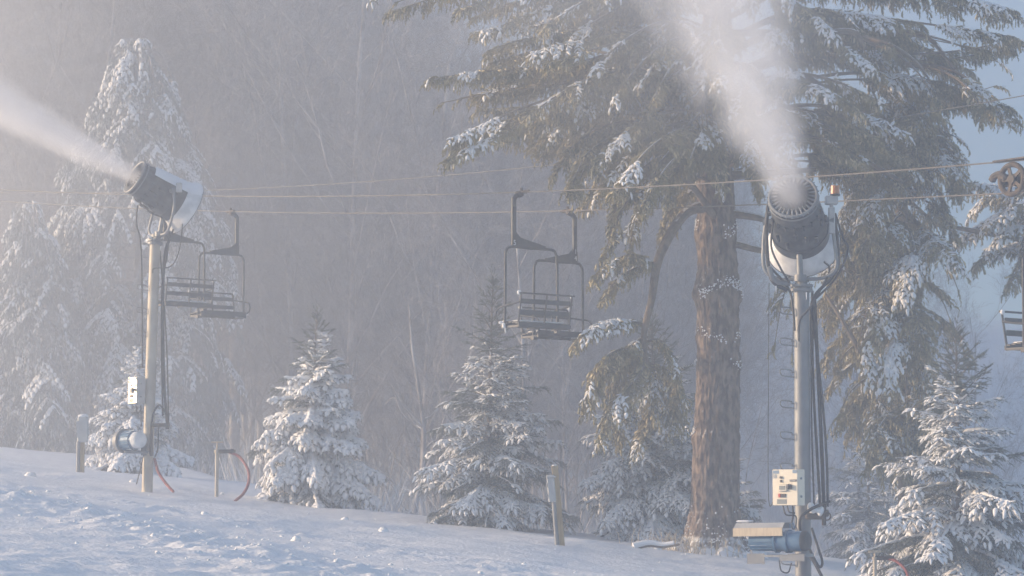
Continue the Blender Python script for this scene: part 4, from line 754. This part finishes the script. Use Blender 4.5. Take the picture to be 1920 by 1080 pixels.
tp_ = wc - Ld * 1.4 + np.array([.25, 0, 0]); M().tube([(to[0] + .3, to[1] - 1, to[2] - .5), (tp_[0] + .8, tp_[1], 6.6)], [.26, .2], 20).build('pole', GALV, TW, to); M().tube([wc - Ld * .7, (tp_[0] + .8, tp_[1], wc[2] + .1)], .09, 12).build('crossarm', GALV, TW, to)
# ------------------------------------------------------------------ posts and hydrants
pb0 = base(1053, 1015, 45); lean = P(1040, 866, 45) - P(1053, 1015, 45); r_ = thing('utility_post', pb0, 'leaning wooden post with grey electric box, right of the tallest young spruce', 'post'); bz = nrm(lean); Rl = np.stack([nrm(np.cross((0, 1., 0), bz)), (0, 1, 0), bz], 1)
M().box(pb0 + lean * .47, (.12, .1, np.linalg.norm(lean) * 1.06), Rl, .006).build('plank', WOOD, r_, pb0); M().box(pb0 + lean * .72 - Rl[:, 0] * .10 - (0, .06, 0), (.14, .12, .5), Rl, .012).box(pb0 + lean * .86 - Rl[:, 0] * .09 - (0, .08, 0), (.19, .16, .03), Rl, .01).build('electric_box', GREYP, r_, pb0)
M().cyl(pb0 - Rl[:, 0] * .075 - (0, .05, .1), pb0 + lean * .56 - Rl[:, 0] * .075 - (0, .05, 0), .042, n=14).build('conduit', GALV, r_, pb0)
M().tube(bez(pb0 + lean * .8 - Rl[:, 0] * .17 - (0, .1, 0), pb0 + lean * .7 - Rl[:, 0] * .2 - (0, .13, 0), pb0 + lean * .6 - Rl[:, 0] * .17 - (0, .1, 0), n=5), .01, 6).build('latch', GALV, r_, pb0)
M().stamp(LV, LF, np.eye(3)[None] * np.array([[[.05, .04, .025]]]), np.array([pb0 + lean * 1.0])).build('snow_cap', SNOWT, r_, pb0, ang=None)
lp = base(150, 887, 60); hh = P(152, 780, 60)[2] - lp[2]; r_ = thing('utility_post', lp, 'short post with a metal box on top, standing alone at the far left', 'post')
M().box(lp + (.05, 0, hh * .35), (.1, .1, hh * .7 + .3), bev=.006).build('post', WOOD, r_, lp); M().box(lp + (.06, 0, hh * .76), (.24, .2, hh * .46), bev=.015).box(lp + (-.02, -.105, hh * .76), (.1, .02, hh * .3)).build('electric_box', GREYP, r_, lp); M().cyl(lp + (-.04, -.06, -.2), lp + (-.04, -.06, hh * .55), .05, n=14).build('conduit', GALV, r_, lp)
M().stamp(LV, LF, np.eye(3)[None] * np.array([[[.13, .11, .05]]]), np.array([lp + (.06, 0, hh)])).build('snow_cap', SNOWT, r_, lp, ang=None)
def hydrant(b, h, s, hose, label):
    r_ = thing('water_hydrant', b, label, 'hydrant', 'snowmaking water standpipes'); b = np.asarray(b)
    M().cyl(b - (0, 0, .3), b + (0, 0, h * .82), .04 * s, n=12).cyl(b + (0, 0, h * .8), b + (0, 0, h * .86), .055 * s, n=12).build('standpipe', POLEW, r_, b)
    M().cyl(b + (0, 0, h * .86), b + (0, 0, h), .016, n=8).cyl(b + (-.13 * s, 0, h), b + (.13 * s, 0, h), .018, n=8).build('valve_handle', TAN, r_, b)
    M().cyl(b + (0, 0, h * .83), b + (.4 * s, -.02, h * .83), .045 * s, n=10).cyl(b + (.3 * s, -.02, h * .83), b + (.36 * s, -.02, h * .83), .06 * s, n=10).build('outlet', RUST, r_, b)
    if hose is not None: M().tube(bez(*hose, n=8),   .031 * s, 10).build('hose', RED, r_, b)
b = base(406, 934, 53); h = P(406, 829, 53)[2] - b[2]; p = lambda x, y, dd=53: P(x, y, dd)
hydrant(b, h, 1, [p(427, 847), p(448, 856, 52.9), p(465, 880, 52.7), p(466, 905, 52.6), p(456, 926, 52.4), p(440, 940, 52.2)], 'thin upright standpipe with curling red hose left of the small spruce')
b = base(1641, 1100, 40); h = P(1641, 1034, 40)[2] - b[2]; p = lambda x, y, dd=40: P(x, y, dd)
hydrant(b, h, .8, [p(1662, 1047), p(1682, 1053, 39.9), p(1700, 1072, 39.8), p(1706, 1100, 39.7)], 'short standpipe with dull red hose at the bottom edge near the right corner')
# ------------------------------------------------------------------ snow plumes (real volumes)
def plume(name, origin, direction, L, r0, r1, dens, label, seed, bend=(0, 0, 0), k_f=1.0, cat='snow plume', core=.55, pw=1.0):
    ax = nrm(direction); Rm = frames(np.array([ax]))[0]          # local X along the jet
    ob = D.objects.new(name, None)
    prof = [(0, .001)] + [(t * L, (r0 + (r1 - r0) * t ** pw)) for t in np.linspace(0, 1, 12)] + [(L, .001)]
    m = M().lathe((0, 0, 0), (1, 0, 0), prof, 24)
    mt = D.materials.new('snow_spray'); mt.use_nodes = True; nt = mt.node_tree; N = nt.nodes; Lk = nt.links; N.clear()
    out = N.new('ShaderNodeOutputMaterial'); pv = N.new('ShaderNodeVolumePrincipled'); pv.inputs['Color'].default_value = (.93, .95, 1, 1); pv.inputs['Anisotropy'].default_value = .2
    Lk.new(pv.outputs[0], out.inputs['Volume']); tc = N.new('ShaderNodeTexCoord'); sp = N.new('ShaderNodeSeparateXYZ'); Lk.new(tc.outputs['Object'], sp.inputs[0])
    def mth(op, a, b=None, c=None, clamp=False):
        n = N.new('ShaderNodeMath'); n.operation = op; n.use_clamp = clamp
        for k, x in enumerate((a, b, c)):
            if x is None: continue
            if isinstance(x, (int, float)): n.inputs[k].default_value = x
            else: Lk.new(x, n.inputs[k])
        return n.outputs[0]
    t = mth('DIVIDE', sp.outputs['X'], L); tp = mth('POWER', mth('MAXIMUM', t, 0.0001), pw); R = mth('MULTIPLY_ADD', tp, r1 - r0, r0)
    r = mth('SQRT', mth('ADD', mth('MULTIPLY', sp.outputs['Y'], sp.outputs['Y']), mth('MULTIPLY', sp.outputs['Z'], sp.outputs['Z'])))
    no = N.new('ShaderNodeTexNoise'); no.inputs['Scale'].default_value = 2.2; no.inputs['Detail'].default_value = 7; no.inputs['Roughness'].default_value = .62; mp = N.new('ShaderNodeMapping'); mp.inputs['Scale'].default_value = (.45, 1, 1); mp.inputs['Location'].default_value = (seed, seed * 2, 0); Lk.new(tc.outputs['Object'], mp.inputs[0]); Lk.new(mp.outputs[0], no.inputs['Vector'])
    q = mth('DIVIDE', r, R); q2 = mth('MULTIPLY_ADD', mth('SUBTRACT', no.outputs['Fac'], .5), .9 * k_f, q); fall = N.new('ShaderNodeMapRange'); fall.interpolation_type = 'SMOOTHERSTEP'; fall.inputs[1].default_value = .98; fall.inputs[2].default_value = -.1; fall.inputs[3].default_value = 0; fall.inputs[4].default_value = 1; Lk.new(q2, fall.inputs[0])
    thin = mth('DIVIDE', r0 * dens, R); fade = N.new('ShaderNodeMapRange'); fade.interpolation_type = 'SMOOTHSTEP'; fade.inputs[1].default_value = 1; fade.inputs[2].default_value = .2; Lk.new(t, fade.inputs[0])
    edge = N.new('ShaderNodeMapRange'); edge.inputs[1].default_value = .98; edge.inputs[2].default_value = .8; Lk.new(q, edge.inputs[0])
    dn = mth('MULTIPLY', mth('MULTIPLY', mth('MULTIPLY', fall.outputs[0], thin), fade.outputs[0]), edge.outputs[0]); Lk.new(dn, pv.inputs['Density'])
    D.objects.remove(ob); o = m.build(name, mt, ang=None); o.matrix_world = Matrix(((Rm[0][0], Rm[0][1], Rm[0][2], origin[0]), (Rm[1][0], Rm[1][1], Rm[1][2], origin[1]), (Rm[2][0], Rm[2][1], Rm[2][2], origin[2]), (0, 0, 0, 1)))
    tag(o, label, cat, kind='stuff'); return o
ax1 = nrm(nz_ - rear); d1 = nrm(ax1 + np.array([-.09, 0, .0])); plume('snow_plume', nz_ - ax1 * .25, d1, 12.5, .28, 3.0, 3.9, 'white snow spray shooting up and left from the right snow gun', 3.1, pw=.95, k_f=1.6)
ax2 = nrm(nz2 - rear2); plume('snow_plume', nz2 - ax2 * .25, nrm(ax2 + np.array([0, 0, -.05])), 9, .24, 1.35, 9.5, 'white snow spray shooting to the upper left from the left snow gun', 7.7, pw=.95)
def drift(name, c, rad, dens, label, seed, sc=.12):
    lv, lf = ico(3); m = M().add(lv, lf); mt = D.materials.new('drifting_snow'); mt.use_nodes = True; nt = mt.node_tree; N = nt.nodes; Lk = nt.links; N.clear()
    out = N.new('ShaderNodeOutputMaterial'); pv = N.new('ShaderNodeVolumePrincipled'); pv.inputs['Color'].default_value = (.93, .95, 1, 1); pv.inputs['Anisotropy'].default_value = .6; Lk.new(pv.outputs[0], out.inputs['Volume'])
    tc = N.new('ShaderNodeTexCoord'); ln = N.new('ShaderNodeVectorMath'); ln.operation = 'LENGTH'; Lk.new(tc.outputs['Object'], ln.inputs[0])
    mr = N.new('ShaderNodeMapRange'); mr.interpolation_type = 'SMOOTHSTEP'; mr.inputs[1].default_value = .95; mr.inputs[2].default_value = .15; mr.inputs[3].default_value = 0; mr.inputs[4].default_value = dens; Lk.new(ln.outputs['Value'], mr.inputs[0])
    no = N.new('ShaderNodeTexNoise'); no.inputs['Scale'].default_value = 2.2; no.inputs['Detail'].default_value = 3; mp = N.new('ShaderNodeMapping'); mp.inputs['Location'].default_value = (seed, seed, 0); Lk.new(tc.outputs['Object'], mp.inputs[0]); Lk.new(mp.outputs[0], no.inputs[0])
    m2 = N.new('ShaderNodeMapRange'); m2.inputs[1].default_value = .35; m2.inputs[2].default_value = .65; Lk.new(no.outputs['Fac'], m2.inputs[0]); mu = N.new('ShaderNodeMath'); mu.operation = 'MULTIPLY'; Lk.new(mr.outputs[0], mu.inputs[0]); Lk.new(m2.outputs[0], mu.inputs[1]); Lk.new(mu.outputs[0], pv.inputs['Density'])
    o = m.build(name, mt, ang=None); o.location = c; o.scale = rad; tag(o, label, 'drifting snow', kind='stuff')
drift('drifting_snow', (-16, 74, 10), (19, 19, 18), .026, 'fog of fine blown snow veiling the forest behind the left snow gun', 2.0)
drift('drifting_snow', P(1230, 60, 44.5), (5.8, 3, 3.6), .24, 'cloud of fine snow drifting across the middle of the pine crown', 5.0)
# ------------------------------------------------------------------ haze
hz = M().box((12.5, 126, 16), (122, 262, 56)); hm = D.materials.new('haze'); hm.use_nodes = True; N = hm.node_tree.nodes; N.clear(); out = N.new('ShaderNodeOutputMaterial'); pv = N.new('ShaderNodeVolumePrincipled')
pv.inputs['Color'].default_value = (.84, .90, 1, 1); pv.inputs['Density'].default_value = .0080; pv.inputs['Anisotropy'].default_value = .62; hm.node_tree.links.new(pv.outputs[0], out.inputs['Volume'])
tag(hz.build('haze', hm, smooth=False), 'thin frozen mist hanging over the whole slope', 'haze', kind='stuff')
# ------------------------------------------------------------------ light, world, camera
EL, AZS = 11.0, 84.0        # sun elevation; degrees left of the view direction
sd = np.array([-math.sin(math.radians(AZS)) * math.cos(math.radians(EL)), math.cos(math.radians(AZS)) * math.cos(math.radians(EL)), math.sin(math.radians(EL))])
sl = D.lights.new('sun', 'SUN'); sl.energy = 4.8; sl.angle = math.radians(.6); sl.color = (1, .71, .43); so = D.objects.new('sun', sl); COL.objects.link(so); so.rotation_euler = Vector(sd).to_track_quat('Z', 'Y').to_euler(); so.location = (-30, 0, 30)
w = D.worlds.new('World'); SC.world = w; w.use_nodes = True; N = w.node_tree.nodes; bg = N['Background']; sk = N.new('ShaderNodeTexSky'); sk.sky_type = 'NISHITA'; sk.sun_disc = False; sk.sun_elevation = math.radians(EL); sk.sun_rotation = math.atan2(sd[0], sd[1]); sk.altitude = 300; sk.ozone_density = 2.25; sk.dust_density = .6
w.node_tree.links.new(sk.outputs[0], bg.inputs[0]); bg.inputs[1].default_value = .15
cd = D.cameras.new('camera'); cd.lens = 85; cd.sensor_width = 36; cd.clip_end = 2000; cam = D.objects.new('camera', cd); COL.objects.link(cam); cam.location = (0, 0, 0); cam.rotation_euler = (PI / 2 + TH, 0, 0); SC.camera = cam
SC.view_settings.view_transform = 'Standard'; SC.view_settings.look = 'None'; SC.view_settings.exposure = .6; SC.view_settings.gamma = 1
SC.render.engine = 'CYCLES'; cy = SC.cycles; cy.use_denoising = True; cy.max_bounces = 8; cy.diffuse_bounces = 3; cy.glossy_bounces = 2; cy.volume_bounces = 3; cy.transparent_max_bounces = 8; cy.volume_step_rate = 2.0; cy.volume_max_steps = 256
